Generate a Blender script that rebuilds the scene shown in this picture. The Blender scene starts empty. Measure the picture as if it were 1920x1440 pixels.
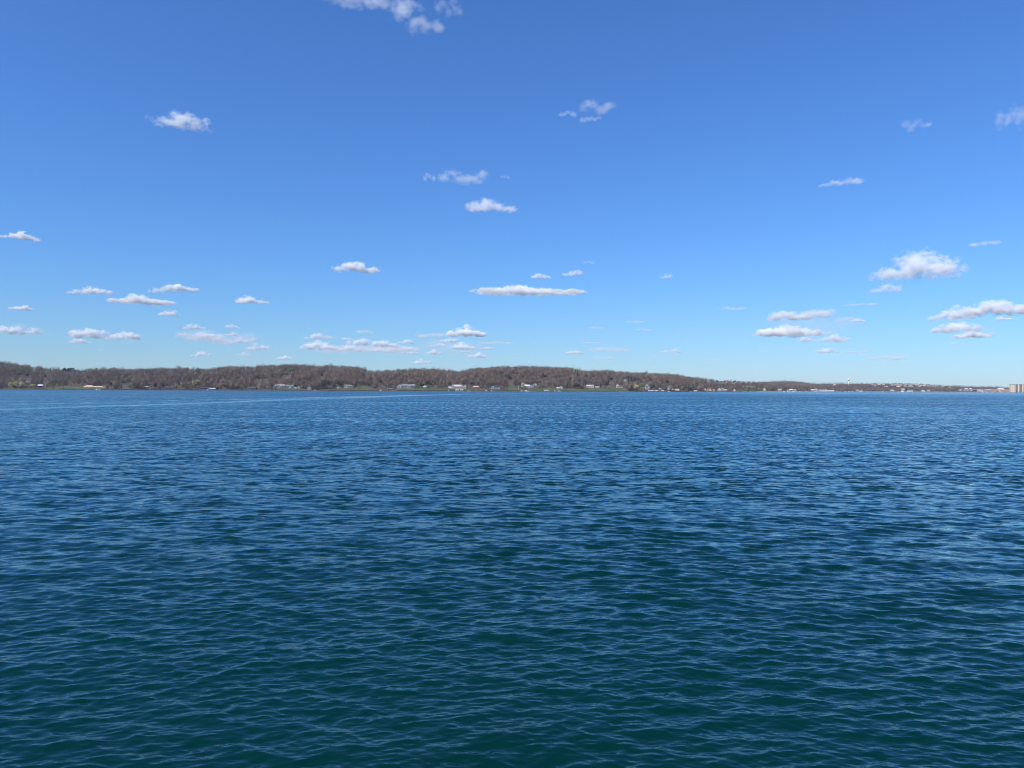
import bpy, bmesh, math, random
import numpy as np
from mathutils import Vector, Matrix, noise as mnoise

R = math.radians
random.seed(7)
rng = np.random.default_rng(11)
scene = bpy.context.scene
C = scene.collection

# ------------------------------------------------------------------ camera
F = 1450.0                      # focal length in pixels of a 1920 px wide frame
CAM_H = 4.0
PITCH, ROLL = R(0.403), R(0.227)
cam_d = bpy.data.cameras.new('camera')
cam_d.sensor_width = 36.0
cam_d.lens = 36.0 * F / 1920.0
cam_d.clip_start = 0.2
cam_d.clip_end = 120000.0
cam = bpy.data.objects.new('camera', cam_d)
C.objects.link(cam)
CAM_ROT = Matrix.Rotation(R(90) + PITCH, 3, 'X') @ Matrix.Rotation(ROLL, 3, 'Z')
cam.matrix_world = Matrix.Translation((0, 0, CAM_H)) @ CAM_ROT.to_4x4()
scene.camera = cam

# ------------------------------------------------------------------ world, sun, exposure
SUN_EL = R(48)
SUN_AZ = R(230)                 # clockwise from +Y (the way the camera looks): from the left, a little behind
world = bpy.data.worlds.new('World')
scene.world = world
world.use_nodes = True
wn = world.node_tree
wn.nodes.clear()
w_out = wn.nodes.new('ShaderNodeOutputWorld')
w_bg = wn.nodes.new('ShaderNodeBackground')
w_sky = wn.nodes.new('ShaderNodeTexSky')
w_sky.sky_type = 'NISHITA'
w_sky.sun_disc = False
w_sky.sun_elevation = SUN_EL
w_sky.sun_rotation = SUN_AZ
w_sky.altitude = 0
w_sky.air_density = 1.3
w_sky.dust_density = 0.0
w_sky.ozone_density = 10.0
w_wb = wn.nodes.new('ShaderNodeVectorMath')        # the phone camera's white balance, the same for the whole sky
w_wb.operation = 'MULTIPLY'
w_wb.inputs[1].default_value = (0.472, 0.665, 0.93)
w_bg.inputs['Strength'].default_value = 0.127
wn.links.new(w_sky.outputs[0], w_wb.inputs[0])
wn.links.new(w_wb.outputs[0], w_bg.inputs[0])
wn.links.new(w_bg.outputs[0], w_out.inputs[0])

sun_d = bpy.data.lights.new('sun', 'SUN')
sun_d.energy = 4.3
sun_d.angle = R(0.53)
sun_d.color = (1.0, 0.955, 0.89)
sun = bpy.data.objects.new('sun', sun_d)
C.objects.link(sun)
to_sun = Vector((math.sin(SUN_AZ) * math.cos(SUN_EL), math.cos(SUN_AZ) * math.cos(SUN_EL), math.sin(SUN_EL)))
sun.rotation_euler = to_sun.to_track_quat('Z', 'Y').to_euler()
sun.location = (-50, -50, 200)

vs = scene.view_settings
scene.display_settings.display_device = 'sRGB'
vs.view_transform = 'Standard'
vs.look = 'None'
vs.exposure = 0.33
vs.gamma = 1.0
vs.use_curve_mapping = False
scene.render.engine = 'CYCLES'
scene.cycles.use_denoising = True
scene.cycles.filter_width = 1.0
scene.cycles.max_bounces = 16
scene.cycles.diffuse_bounces = 2
scene.cycles.glossy_bounces = 3
scene.cycles.volume_bounces = 14
scene.cycles.volume_step_rate = 1.0
scene.cycles.volume_max_steps = 128
scene.cycles.caustics_reflective = False
scene.cycles.caustics_refractive = False

# ------------------------------------------------------------------ projection helpers
def ray(x, y):
    """world direction through a point of the 1920 x 1440 photograph"""
    return CAM_ROT @ Vector(((x - 960) / F, -(y - 720) / F, -1.0))

def horizon_y(x):
    return 730.2 + (x - 960) * math.tan(ROLL)

# ------------------------------------------------------------------ generic helpers
MATS = {}
def mat_plain(name, col, rough=0.8, var=0.12, scale=0.4, spec=0.3, metal=0.0):
    """procedural material: colour with soft noise variation"""
    if name in MATS: return MATS[name]
    m = bpy.data.materials.new(name); m.use_nodes = True
    nt = m.node_tree; b = nt.nodes['Principled BSDF']
    tc = nt.nodes.new('ShaderNodeTexCoord')
    nz = nt.nodes.new('ShaderNodeTexNoise'); nz.inputs['Scale'].default_value = scale; nz.inputs['Detail'].default_value = 3
    mr = nt.nodes.new('ShaderNodeMapRange')
    mr.inputs['From Min'].default_value = 0.3; mr.inputs['From Max'].default_value = 0.7
    mr.inputs['To Min'].default_value = 1 - var; mr.inputs['To Max'].default_value = 1 + var
    mx = nt.nodes.new('ShaderNodeVectorMath'); mx.operation = 'SCALE'
    mx.inputs[0].default_value = col[:3]
    nt.links.new(tc.outputs['Object'], nz.inputs['Vector'])
    nt.links.new(nz.outputs['Fac'], mr.inputs['Value'])
    nt.links.new(mr.outputs[0], mx.inputs['Scale'])
    nt.links.new(mx.outputs[0], b.inputs['Base Color'])
    b.inputs['Roughness'].default_value = rough
    b.inputs['Metallic'].default_value = metal
    b.inputs['Specular IOR Level'].default_value = spec
    MATS[name] = m
    return m

def mat_attr(name, rough=0.9, spec=0.15, nrm=None):
    """colour from the mesh attribute 'tint'"""
    if name in MATS: return MATS[name]
    m = bpy.data.materials.new(name); m.use_nodes = True
    nt = m.node_tree; b = nt.nodes['Principled BSDF']
    a = nt.nodes.new('ShaderNodeAttribute'); a.attribute_name = 'tint'
    nt.links.new(a.outputs['Color'], b.inputs['Base Color'])
    if nrm:
        a2 = nt.nodes.new('ShaderNodeAttribute'); a2.attribute_name = nrm
        nt.links.new(a2.outputs['Vector'], b.inputs['Normal'])
    b.inputs['Roughness'].default_value = rough
    b.inputs['Specular IOR Level'].default_value = spec
    MATS[name] = m
    return m

def link(name, mesh, mat=None, parent=None):
    o = bpy.data.objects.new(name, mesh)
    C.objects.link(o)
    if mat is not None and len(mesh.materials) == 0: mesh.materials.append(mat)
    if parent is not None: o.parent = parent
    return o

def np_mesh(name, V, Fc, tint=None, smooth=False, attrs=None):
    """mesh from numpy arrays; Fc is (n,3) or (n,4)"""
    me = bpy.data.meshes.new(name)
    n, k = Fc.shape
    me.vertices.add(len(V)); me.vertices.foreach_set('co', np.ascontiguousarray(V, dtype=np.float32).ravel())
    me.loops.add(n * k); me.loops.foreach_set('vertex_index', np.ascontiguousarray(Fc, dtype=np.int32).ravel())
    me.polygons.add(n)
    me.polygons.foreach_set('loop_start', np.arange(0, n * k, k, dtype=np.int32))
    me.polygons.foreach_set('loop_total', np.full(n, k, dtype=np.int32))
    me.polygons.foreach_set('use_smooth', np.full(n, smooth, dtype=bool))
    if tint is not None:
        a = me.attributes.new('tint', 'FLOAT_COLOR', 'POINT')
        c4 = np.ones((len(V), 4), dtype=np.float32); c4[:, :3] = tint
        a.data.foreach_set('color', c4.ravel())
    for nm, arr in (attrs or {}).items():
        a = me.attributes.new(nm, 'FLOAT', 'POINT')
        a.data.foreach_set('value', np.ascontiguousarray(arr, dtype=np.float32))
    me.update(calc_edges=True)
    me.validate()
    return me

def bm_mesh(name, bm, smooth=False):
    me = bpy.data.meshes.new(name)
    bmesh.ops.recalc_face_normals(bm, faces=bm.faces)
    bm.to_mesh(me); bm.free()
    if smooth:
        for p in me.polygons: p.use_smooth = True
    return me

def add_box(bm, x0, x1, y0, y1, z0, z1):
    v = [bm.verts.new(p) for p in ((x0,y0,z0),(x1,y0,z0),(x1,y1,z0),(x0,y1,z0),(x0,y0,z1),(x1,y0,z1),(x1,y1,z1),(x0,y1,z1))]
    for f in ((3,2,1,0),(4,5,6,7),(0,1,5,4),(1,2,6,5),(2,3,7,6),(3,0,4,7)): bm.faces.new([v[i] for i in f])

def add_prism(bm, pts, y0, y1):
    """polygon in xz extruded along y"""
    a = [bm.verts.new((p[0], y0, p[1])) for p in pts]; b = [bm.verts.new((p[0], y1, p[1])) for p in pts]
    n = len(pts)
    bm.faces.new(a); bm.faces.new(b[::-1])
    for i in range(n): bm.faces.new((a[i], b[i], b[(i+1) % n], a[(i+1) % n]))

def add_prism_x(bm, pts, x0, x1):
    """polygon in yz extruded along x"""
    a = [bm.verts.new((x0, p[0], p[1])) for p in pts]; b = [bm.verts.new((x1, p[0], p[1])) for p in pts]
    n = len(pts)
    bm.faces.new(a); bm.faces.new(b[::-1])
    for i in range(n): bm.faces.new((a[i], b[i], b[(i+1) % n], a[(i+1) % n]))

def add_cyl(bm, p0, p1, r0, r1, n=8):
    p0, p1 = Vector(p0), Vector(p1)
    q = (p1 - p0).to_track_quat('Z', 'Y')
    A = [bm.verts.new(p0 + q @ Vector((r0*math.cos(i*2*math.pi/n), r0*math.sin(i*2*math.pi/n), 0))) for i in range(n)]
    B = [bm.verts.new(p1 + q @ Vector((r1*math.cos(i*2*math.pi/n), r1*math.sin(i*2*math.pi/n), 0))) for i in range(n)]
    for i in range(n): bm.faces.new((A[i], A[(i+1) % n], B[(i+1) % n], B[i]))
    bm.faces.new(A[::-1]); bm.faces.new(B)

def tag(o, label=None, cat=None, group=None, kind=None):
    if label: o['label'] = label
    if cat: o['category'] = cat
    if group: o['group'] = group
    if kind: o['kind'] = kind
    return o

def empty(name, loc, rz=0.0):
    o = bpy.data.objects.new(name, None); C.objects.link(o)
    o.location = loc; o.rotation_euler = (0, 0, rz); o.empty_display_size = 2.0
    return o

ORD = ['first','second','third','fourth','fifth','sixth','seventh','eighth','ninth','tenth','eleventh','twelfth','thirteenth',
       'fourteenth','fifteenth','sixteenth','seventeenth','eighteenth','nineteenth','twentieth','twenty-first','twenty-second',
       'twenty-third','twenty-fourth','twenty-fifth','twenty-sixth','twenty-seventh','twenty-eighth']

# ------------------------------------------------------------------ far shore: plan and heights
SHX = np.array([-900, 0, 400, 960, 1200, 1300, 1450, 1600, 1750, 1920, 2800], float)
SHD = np.array([1450, 1500, 1500, 1600, 1720, 1850, 2150, 2450, 2750, 2950, 3300], float)
RNG = np.array([650, 620, 600, 640, 640, 620, 560, 760, 760, 650, 650], float)
def shore_d(x): return np.interp(x, SHX, SHD)
def ridge_r(x): return np.interp(x, SHX, RNG)

NEAR = [(-900,690),(-300,684),(-60,678),(0,680),(15,683),(25,684),(40,687),(60,689),(80,692),(100,694),(120,696),(140,696),(160,695),(180,693.5),(200,694),
 (225,694),(245,695.5),(262,694),(283,694),(300,693),(320,692.5),(350,693),(366,694),(385,695.5),(400,692.5),(425,690.5),(448,689.5),
 (478,689),(510,688),(535,687),(550,687),(570,687.5),(600,688.5),(640,689.5),(660,690),(675,692),(688,696.5),(705,697.5),(725,697),(740,695),
 (757,696),(775,694.5),(800,694.5),(822,696),(842,696),(855,698),(870,696.5),(885,694.5),(895,693),(910,692),(930,691),(945,690),(980,689.5),
 (1015,690.5),(1055,691.5),(1075,693),(1088,697),(1105,698),(1120,696.5),(1135,696),(1150,697.5),(1165,699.5),(1180,700.5),(1205,700.5),(1235,703),
 (1250,703.5),(1270,705.5),(1290,708.5),(1310,710.5),(1340,713.5),(1380,715.5),(1410,717),(1430,718.5),(1450,720.5),(1480,721.5),(1520,722),
 (1560,721.5),(1600,719.5),(1640,718),(1700,718.5),(1740,720.5),(1780,723),(1800,724.5),(1830,726.5),(1860,727.5),(1900,728.5),(1960,729),(2800,728)]
FAR = [(1100,723),(1300,722),(1380,717.5),(1410,715.5),(1430,714),(1445,713),(1475,712.3),(1490,712.6),(1505,714),(1515,716),(1525,717),(1545,717),
 (1580,717),(1620,717.5),(1700,718.5),(1760,721),(1790,722),(1830,723.2),(1855,722.8),(1870,723.7),(1885,725),(1920,724.5),(2000,723),(2400,725),(2800,726)]
def px_to_z(x, y, Y):
    d = ray(x, y)
    return CAM_H + Y * d.z / d.y
TREE_H = 9.5
_nx = np.array([p[0] for p in NEAR], float)
_nz = np.array([px_to_z(p[0], p[1], float(shore_d(p[0]) + ridge_r(p[0]))) - TREE_H for p in NEAR])
FAR_Y0, FAR_Y1 = 3700.0, 4700.0
_fx = np.array([p[0] for p in FAR], float)
_fz = np.array([px_to_z(p[0], p[1], FAR_Y1) - 8.0 for p in FAR])

def terr(X, Y):
    """height of the near shore's ground (vectorised)"""
    X = np.asarray(X, float); Y = np.asarray(Y, float)
    x = 960 + F * X / Y
    D, Rr = shore_d(x), ridge_r(x)
    zr = np.interp(x, _nx, _nz)
    s = (Y - D) / Rr
    sc = np.clip(s, 0, 1)
    g = 0.55 * np.sin(sc * np.pi / 2) + 0.45 * sc
    z = 0.9 + (zr - 0.9) * g
    bump = (np.sin(X * 0.011 + 1.3) * np.sin(Y * 0.017 + X * 0.004) * 2.6 + np.sin(X * 0.031 + Y * 0.013) * 1.1)
    z = z + bump * np.clip(sc * 5 - .5, 0, 1) * np.clip((1 - sc) * 4, 0, 1) * np.clip(zr / 50, 0, 1)
    z = np.where(s > 1, zr * (1 - 0.3 * (s - 1)), z)
    z = np.where(s < 0, 0.9 + s * Rr * 0.35, z)
    return z

def hit(x, y):
    """point where the line of sight through pixel (x, y) meets the far shore's ground"""
    d = ray(x, y); u = d.x / d.y
    D = float(shore_d(960 + F * u)); Rr = float(ridge_r(960 + F * u))
    Ys = np.linspace(D + 4, D + Rr, 400)
    zr = CAM_H + Ys * d.z / d.y
    zt = terr(u * Ys, Ys)
    k = np.nonzero(zt >= zr)[0]
    Y = float(Ys[k[0]]) if len(k) else D + Rr
    return Vector((u * Y, Y, float(terr(u * Y, Y))))

# near shore ground sheet
xs = np.concatenate([np.linspace(-900, -100, 60), np.linspace(-90, 2010, 520), np.linspace(2020, 2800, 60)])
us = (xs - 960) / F
ss = np.concatenate([[-0.06, -0.01, 0.0], np.linspace(0.008, 1.0, 70), np.linspace(1.08, 2.0, 12)])
U, S = np.meshgrid(us, ss)
Xp = np.meshgrid(xs, ss)[0]
YY = shore_d(Xp) + S * ridge_r(Xp)
XX = U * YY
ZZ = terr(XX, YY)
nr, nc = U.shape
idx = np.arange(nr * nc).reshape(nr, nc)
quads = np.stack([idx[:-1, :-1], idx[:-1, 1:], idx[1:, 1:], idx[1:, :-1]], -1).reshape(-1, 4)
def ground_mat(name, c1, c2, scale):
    m = bpy.data.materials.new(name); m.use_nodes = True
    nt = m.node_tree; b = nt.nodes['Principled BSDF']; b.inputs['Roughness'].default_value = 1.0
    b.inputs['Specular IOR Level'].default_value = 0.1
    g = nt.nodes.new('ShaderNodeNewGeometry')
    nz = nt.nodes.new('ShaderNodeTexNoise'); nz.inputs['Scale'].default_value = scale; nz.inputs['Detail'].default_value = 5
    cr = nt.nodes.new('ShaderNodeValToRGB')
    cr.color_ramp.elements[0].position = 0.38; cr.color_ramp.elements[0].color = (*c1, 1)
    cr.color_ramp.elements[1].position = 0.62; cr.color_ramp.elements[1].color = (*c2, 1)
    nt.links.new(g.outputs['Position'], nz.inputs['Vector']); nt.links.new(nz.outputs['Fac'], cr.inputs[0])
    nt.links.new(cr.outputs[0], b.inputs['Base Color'])
    return m
M_LITTER = ground_mat('leaf_litter', (0.075, 0.055, 0.042), (0.13, 0.10, 0.075), 0.03)
M_LAWN = ground_mat('spring_grass', (0.062, 0.082, 0.034), (0.095, 0.115, 0.050), 0.05)
M_FIELD = ground_mat('dry_field_grass', (0.20, 0.15, 0.085), (0.27, 0.21, 0.12), 0.05)
M_SAND = ground_mat('beach_sand', (0.34, 0.29, 0.24), (0.45, 0.40, 0.34), 0.2)
o = link('hills', np_mesh('hills', np.stack([XX.ravel(), YY.ravel(), ZZ.ravel()], -1), quads, smooth=True), M_LITTER)
tag(o, kind='structure')

# farther hill behind the town on the right
xs2 = np.linspace(1100, 2800, 240); t2 = np.concatenate([np.linspace(0, 1, 24), np.linspace(1.1, 2.2, 8)])
X2, T2 = np.meshgrid(xs2, t2)
def terr_far(xpx, t):
    zr = np.interp(xpx, _fx, _fz)
    tc = np.clip(t, 0, 1)
    return np.where(t > 1, zr * (1 - .3 * (t - 1)), -3 + (zr + 3) * (0.5 * np.sin(tc * np.pi / 2) + .5 * tc))
Y2 = FAR_Y0 + T2 * (FAR_Y1 - FAR_Y0)
Z2 = terr_far(X2, T2)
idx = np.arange(X2.size).reshape(X2.shape)
quads2 = np.stack([idx[:-1, :-1], idx[:-1, 1:], idx[1:, 1:], idx[1:, :-1]], -1).reshape(-1, 4)
o = link('hills', np_mesh('hills_far', np.stack([((X2 - 960) / F * Y2).ravel(), Y2.ravel(), Z2.ravel()], -1), quads2, smooth=True), M_LITTER)
tag(o, kind='structure')

# lawns and fields: (x0, x1, y at their upper edge, y at lower edge or None for the shore, material, name)
LAWNS = [(84, 192, 724.3, None, M_LAWN, 'lawn'), (522, 562, 725.8, None, M_LAWN, 'lawn'), (664, 699, 723.6, None, M_LAWN, 'lawn'),
         (738, 838, 726.8, None, M_LAWN, 'lawn'), (776, 806, 723.5, 727.2, M_LAWN, 'lawn'), (838, 880, 728.6, None, M_LAWN, 'lawn'),
         (944, 976, 724.5, None, M_LAWN, 'lawn'), (990, 1062, 727.6, None, M_LAWN, 'lawn'), (1088, 1176, 726.2, None, M_LAWN, 'lawn'),
         (600, 664, 727.5, None, M_LAWN, 'lawn'), (0, 84, 728.0, None, M_LAWN, 'lawn'),
         (84, 118, 697.5, 700.5, M_FIELD, 'field'), (535, 556, 717.6, 719.6, M_FIELD, 'field'), (1384, 1440, 730.6, None, M_LAWN, 'lawn'),
         (880, 944, 730.2, None, M_LAWN, 'lawn'), (1060, 1090, 729.5, None, M_LAWN, 'lawn')]
LAWN_RANGES = []
for (x0, x1, yt, yb, mm, nm) in LAWNS:
    cols = np.linspace(x0, x1, max(6, int((x1 - x0) / 3)))
    V = []; rows = 8
    for i, x in enumerate(cols):
        e = min(i, len(cols) - 1 - i) / (0.25 * len(cols))
        fe = min(1.0, 0.35 + 0.65 * e)
        Ya = float(shore_d(x)) + 2.5 if yb is None else hit(x, yb).y
        Yb = hit(x, yt + 0.25 * math.sin(x * .7)).y
        Yb = Ya + max(6.0, (Yb - Ya)) * fe
        LAWN_RANGES.append((x - 2.2, x + 2.2, Ya, Yb))
        for j in range(rows):
            Y = Ya + (Yb - Ya) * j / (rows - 1); X = (x - 960) / F * Y
            V.append((X, Y, float(terr(X, Y)) + 0.22))
    n = len(cols)
    idx = np.arange(n * rows).reshape(n, rows)
    q = np.stack([idx[:-1, :-1], idx[1:, :-1], idx[1:, 1:], idx[:-1, 1:]], -1).reshape(-1, 4)
    tag(link(nm, np_mesh(nm, np.array(V), q, smooth=True), mm), kind='structure')

# pale sandy strip along the town's shore
cols = np.linspace(1288, 2100, 200); V = []
for x in cols:
    D = float(shore_d(x)); w = 3.0 + 9.0 * max(0, min(1, (x - 1500) / 250)) + 1.5 * math.sin(x * .13)
    for j, (dy, z) in enumerate(((-2.5, -0.1), (0, 1.0), (w, 0.0))):
        Y = D + dy; X = (x - 960) / F * Y
        V.append((X, Y, z if j < 2 else float(terr(X, Y)) + 0.35))
idx = np.arange(len(cols) * 3).reshape(len(cols), 3)
q = np.stack([idx[:-1, :-1], idx[1:, :-1], idx[1:, 1:], idx[:-1, 1:]], -1).reshape(-1, 4)
tag(link('beach', np_mesh('beach', np.array(V), q, smooth=True), M_SAND), kind='structure')

# stones heaped along the waterline
def rock_protos(n=6):
    out = []
    for k in range(n):
        bm = bmesh.new(); bmesh.ops.create_icosphere(bm, subdivisions=1, radius=1)
        for v in bm.verts: v.co *= 0.7 + 0.5 * random.random(); v.co.z *= .65
        bm.verts.ensure_lookup_table()
        out.append((np.array([v.co[:] for v in bm.verts]), np.array([[v.index for v in f.verts] for f in bm.faces])))
        bm.free()
    return out
def scatter_mesh(protos, P, S_, A, tints, k):
    """many copies of small prototypes in one mesh"""
    Vs, Fs, Ts = [], [], []; base = 0
    for pi, (pv, pf) in enumerate(protos):
        sel = np.nonzero(k == pi)[0]
        if not len(sel): continue
        ca, sa = np.cos(A[sel])[:, None], np.sin(A[sel])[:, None]
        vx = pv[None, :, 0] * S_[sel, 0:1]; vy = pv[None, :, 1] * S_[sel, 0:1]; vz = pv[None, :, 2] * S_[sel, 1:2]
        v = np.stack([vx * ca - vy * sa, vx * sa + vy * ca, vz], -1) + P[sel][:, None, :]
        f = pf[None] + (np.arange(len(sel)) * len(pv))[:, None, None] + base
        Vs.append(v.reshape(-1, 3)); Fs.append(f.reshape(-1, pf.shape[1]))
        Ts.append(np.repeat(tints[sel], len(pv), 0) if tints.ndim == 2 else (tints[sel][:, None, :]).repeat(len(pv), 1).reshape(-1, 3))
        base += len(sel) * len(pv)
    return np.concatenate(Vs), np.concatenate(Fs), np.concatenate(Ts)
nrk = 4200
xr = rng.uniform(-150, 1420, nrk); Yr = shore_d(xr) + rng.uniform(-0.8, 2.2, nrk)
P = np.stack([(xr - 960) / F * Yr, Yr, rng.uniform(0.1, 1.5, nrk)], -1)
Sz = rng.uniform(0.6, 1.5, nrk); S2 = np.stack([Sz, Sz], -1)
tn = (0.025 + 0.045 * rng.random(nrk))[:, None] * np.array([[1.0, 0.95, 0.92]])
V, Fc, T = scatter_mesh(rock_protos(), P, S2, rng.uniform(0, 6.28, nrk), tn, rng.integers(0, 6, nrk))
tag(link('shore_stones', np_mesh('shore_stones', V, Fc, T), mat_attr('shore_stone')),
    'dark stones heaped along the far waterline', 'stones', kind='stuff')

# ------------------------------------------------------------------ the lake
def lake():
    fH = 773.0 * CAM_H
    r = [0.6]
    while r[-1] < 320: r.append(r[-1] + max(0.045 if r[-1] < 6.5 else 0.0, 0.0 + r[-1] ** 2 / fH * 0.58))
    while r[-1] < 7000: r.append(r[-1] * 1.016)
    r = np.array(r)
    th = np.concatenate([np.linspace(-47, 47, 800), np.linspace(48.5, 311.5, 90)]) * math.pi / 180
    th = th[:-1] if th[-1] >= 2*math.pi + th[0] else th
    dth = np.gradient(th)
    nr, nt = len(r), len(th)
    Rg, Tg = np.meshgrid(r, th, indexing='ij')
    X = (Rg * np.sin(Tg)); Y = (Rg * np.cos(Tg))
    dr = np.gradient(r)
    Z = np.zeros_like(X); DX = np.zeros_like(X); DY = np.zeros_like(X)
    miss = np.zeros(nr)
    g = np.random.default_rng(5)
    N = 220
    lam = np.exp(g.uniform(np.log(0.10), np.log(3.4), N))
    front = (th > R(-49)) & (th < R(49))
    nf = int(front.sum())
    # gentle large groups of higher and lower chop
    grp = 0.95 + 0.08*np.sin(X*0.11+Y*0.05+1.0)*np.sin(Y*0.07-X*0.03+2.0) + 0.12*np.sin(X*0.31-Y*0.17)*np.sin(Y*0.23+0.4*np.sin(X*.2))
    for i in range(N):
        L = lam[i]; k = 2*math.pi/L
        spread = 0.20 if L > 0.8 else (0.34 if L > .45 else .58)
        main = (R(22) if i % 2 else R(-16)) if L > 0.45 else R(-4)*(-1)**i*3
        a = main + g.normal(0, spread)
        # slope variance per octave
        octs = math.log2(3.4/0.10)
        w = 0.098 if L < 0.35 else (0.078 if L < 0.85 else 0.024)
        amp = w * math.sqrt(2*octs/N) / k
        ph = g.uniform(0, 2*math.pi)
        kx, ky = k*math.sin(a), -k*math.cos(a)
        fade = np.clip((L/(dr*2.2) - 1.0), 0, 1)
        miss += (1 - fade**2) * (amp*k)**2/2
        m = int((fade > 0).sum())
        if m == 0: continue
        sl = (slice(0, m), slice(0, nf))
        p = kx*X[sl] + ky*Y[sl] + ph
        A = (amp*fade[:m])[:, None]*grp[sl]
        Z[sl] += A*np.cos(p)
        q = 0.85*A*np.sin(p)
        DX[sl] -= q*kx/k; DY[sl] -= q*ky/k
    # near the fan's side edges the coarse sectors lie flat
    edge = np.ones(nt); edge[:nf] = np.clip((R(47) - np.abs(th[:nf]))/R(3), 0, 1); edge[nf:] = 0
    Z *= edge[None]; DX *= edge[None]; DY *= edge[None]
    sig = np.sqrt(miss)[:, None]*np.ones((1, nt))
    tot = math.sqrt(float(np.sum([1])*0 + miss.max()))
    sig = np.maximum(sig, (1-edge)[None]*tot)
    # wind patches, slicks and the calm strip under the far shore
    xp = 960 + F*np.where(Y > 1, X/np.maximum(Y, 1), 0)
    patch = 1.0 + 0.08*np.sin(X*0.021+Y*0.008+.5)*np.sin(Y*0.013+1) + 0.03*np.sin(Y*0.031+0.6*np.sin(X*0.017))
    def line(ax, ay, bx, by, w0, w1, depth, far=0.0):
        L = math.hypot(bx-ax, by-ay); tx, ty = (bx-ax)/L, (by-ay)/L
        s = (X-ax)*tx + (Y-ay)*ty; dd = (X-ax)*ty - (Y-ay)*tx + 2.0*np.sin(s*0.05)
        w = w0 + (w1-w0)*np.clip(s/L, 0, 1)
        return depth*np.exp(-(dd/w)**2)*np.clip((s+far)/20+1, 0, 1)*np.clip((L*1.2-s)/40, 0, 1)
    sl = line(-92, 120, -62, 483, 2.6, 10, .85, 60) + line(-112, 215, -48, 560, 2.2, 9, .7, 30) + line(-150, 420, 60, 900, 6, 20, .3)
    mod = patch*(1-np.clip(sl, 0, .75))
    right = np.clip((xp-1000)/500, 0, 1)
    shore_gap = shore_d(np.clip(xp, -900, 2800)) - Y
    mod *= 1 - 0.42*right*np.clip((Y-620)/500, 0, 1)
    mod *= 1 + 0.22*right*np.exp(-((Y-400)/130)**2)
    mod *= 1 - 0.6*np.clip(1-shore_gap/520, 0, 1)*np.clip((xp-700)/400, 0, 1)
    mod *= 1 - 0.16*np.clip((700-xp)/700, 0, 1)
    sig = sig*mod*0.94
    V = np.stack([X+DX, Y+DY, Z], -1).reshape(-1, 3)
    id_ = np.arange(nr*nt).reshape(nr, nt)
    id2 = np.concatenate([id_, id_[:, :1]], 1)
    q = np.stack([id2[:-1, :-1], id2[1:, :-1], id2[1:, 1:], id2[:-1, 1:]], -1).reshape(-1, 4)[:, ::-1]
    # the small hole under the camera
    V = np.concatenate([V, [[0, 0, 0]]]); c = len(V)-1
    capq = np.stack([id2[0, :-1], id2[0, 1:], np.full(nt, c)], -1)
    near = np.repeat(np.clip(1 - (r-14)/60, 0, 1)[:, None], nt, 1)
    gz = np.repeat((1/(1+1.6*CAM_H/r/0.18))[:, None], nt, 1)
    at = {'slope': np.append(sig.ravel(), 0.02), 'ripple': np.append((near*mod).ravel(), 1.0), 'graze': np.append(gz.ravel(), 0)}
    tri = np.concatenate([q[:, [0, 1, 2]], q[:, [0, 2, 3]]])
    return V, q, capq, at
V, q, capq, at = lake()
me = np_mesh('lake_water', V, q, smooth=True, attrs=at)
m = bpy.data.materials.new('lake_water'); m.use_nodes = True
nt = m.node_tree; N_ = nt.nodes; Lk = nt.links
N_.remove(N_['Principled BSDF'])
WATER_BODY = (0.0, 0.0210, 0.0150)
body = N_.new('ShaderNodeBsdfDiffuse'); body.inputs['Color'].default_value = (*WATER_BODY, 1)   # light coming back up out of the clear green lake
gloss = N_.new('ShaderNodeBsdfGlossy'); gloss.inputs['Color'].default_value = (0.72, 0.915, 1.0, 1); gloss.inputs['Roughness'].default_value = 0.04
fres = N_.new('ShaderNodeFresnel'); fres.inputs['IOR'].default_value = 1.34
mixw = N_.new('ShaderNodeMixShader')
Lk.new(fres.outputs[0], mixw.inputs[0]); Lk.new(body.outputs[0], mixw.inputs[1]); Lk.new(gloss.outputs[0], mixw.inputs[2])
Lk.new(mixw.outputs[0], N_['Material Output'].inputs['Surface'])
geo = N_.new('ShaderNodeNewGeometry')
def vm(op, *a):
    n = N_.new('ShaderNodeVectorMath'); n.operation = op
    for i, v in enumerate(a):
        if hasattr(v, 'is_output'): Lk.new(v, n.inputs[i])
        elif v is not None: n.inputs[i].default_value = v
    return n
def mth(op, *a, clamp=False):
    n = N_.new('ShaderNodeMath'); n.operation = op; n.use_clamp = clamp
    for i, v in enumerate(a):
        if hasattr(v, 'is_output'): Lk.new(v, n.inputs[i])
        else: n.inputs[i].default_value = v
    return n.outputs[0]
def attr(nm):
    n = N_.new('ShaderNodeAttribute'); n.attribute_name = nm; return n.outputs['Fac']
def noise_tex(vec, scale, detail, dist=0.0):
    n = N_.new('ShaderNodeTexNoise'); n.inputs['Scale'].default_value = scale; n.inputs['Detail'].default_value = detail
    n.inputs['Distortion'].default_value = dist
    Lk.new(vec, n.inputs['Vector']); return n
pos = geo.outputs['Position']
# fine ripples close by
st = vm('MULTIPLY', pos, (0.42, 1.0, 1.0)).outputs[0]
n1 = noise_tex(st, 14.0, 3.0, 0.4)
n2 = noise_tex(st, 5.0, 2.0, 0.3)
hsum = mth('ADD', mth('MULTIPLY', n1.outputs['Fac'], 0.35), n2.outputs['Fac'])
bump = N_.new('ShaderNodeBump')
bump.inputs['Distance'].default_value = 0.03
Lk.new(mth('MULTIPLY', attr('ripple'), 0.6), bump.inputs['Strength'])
Lk.new(hsum, bump.inputs['Height'])
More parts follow.
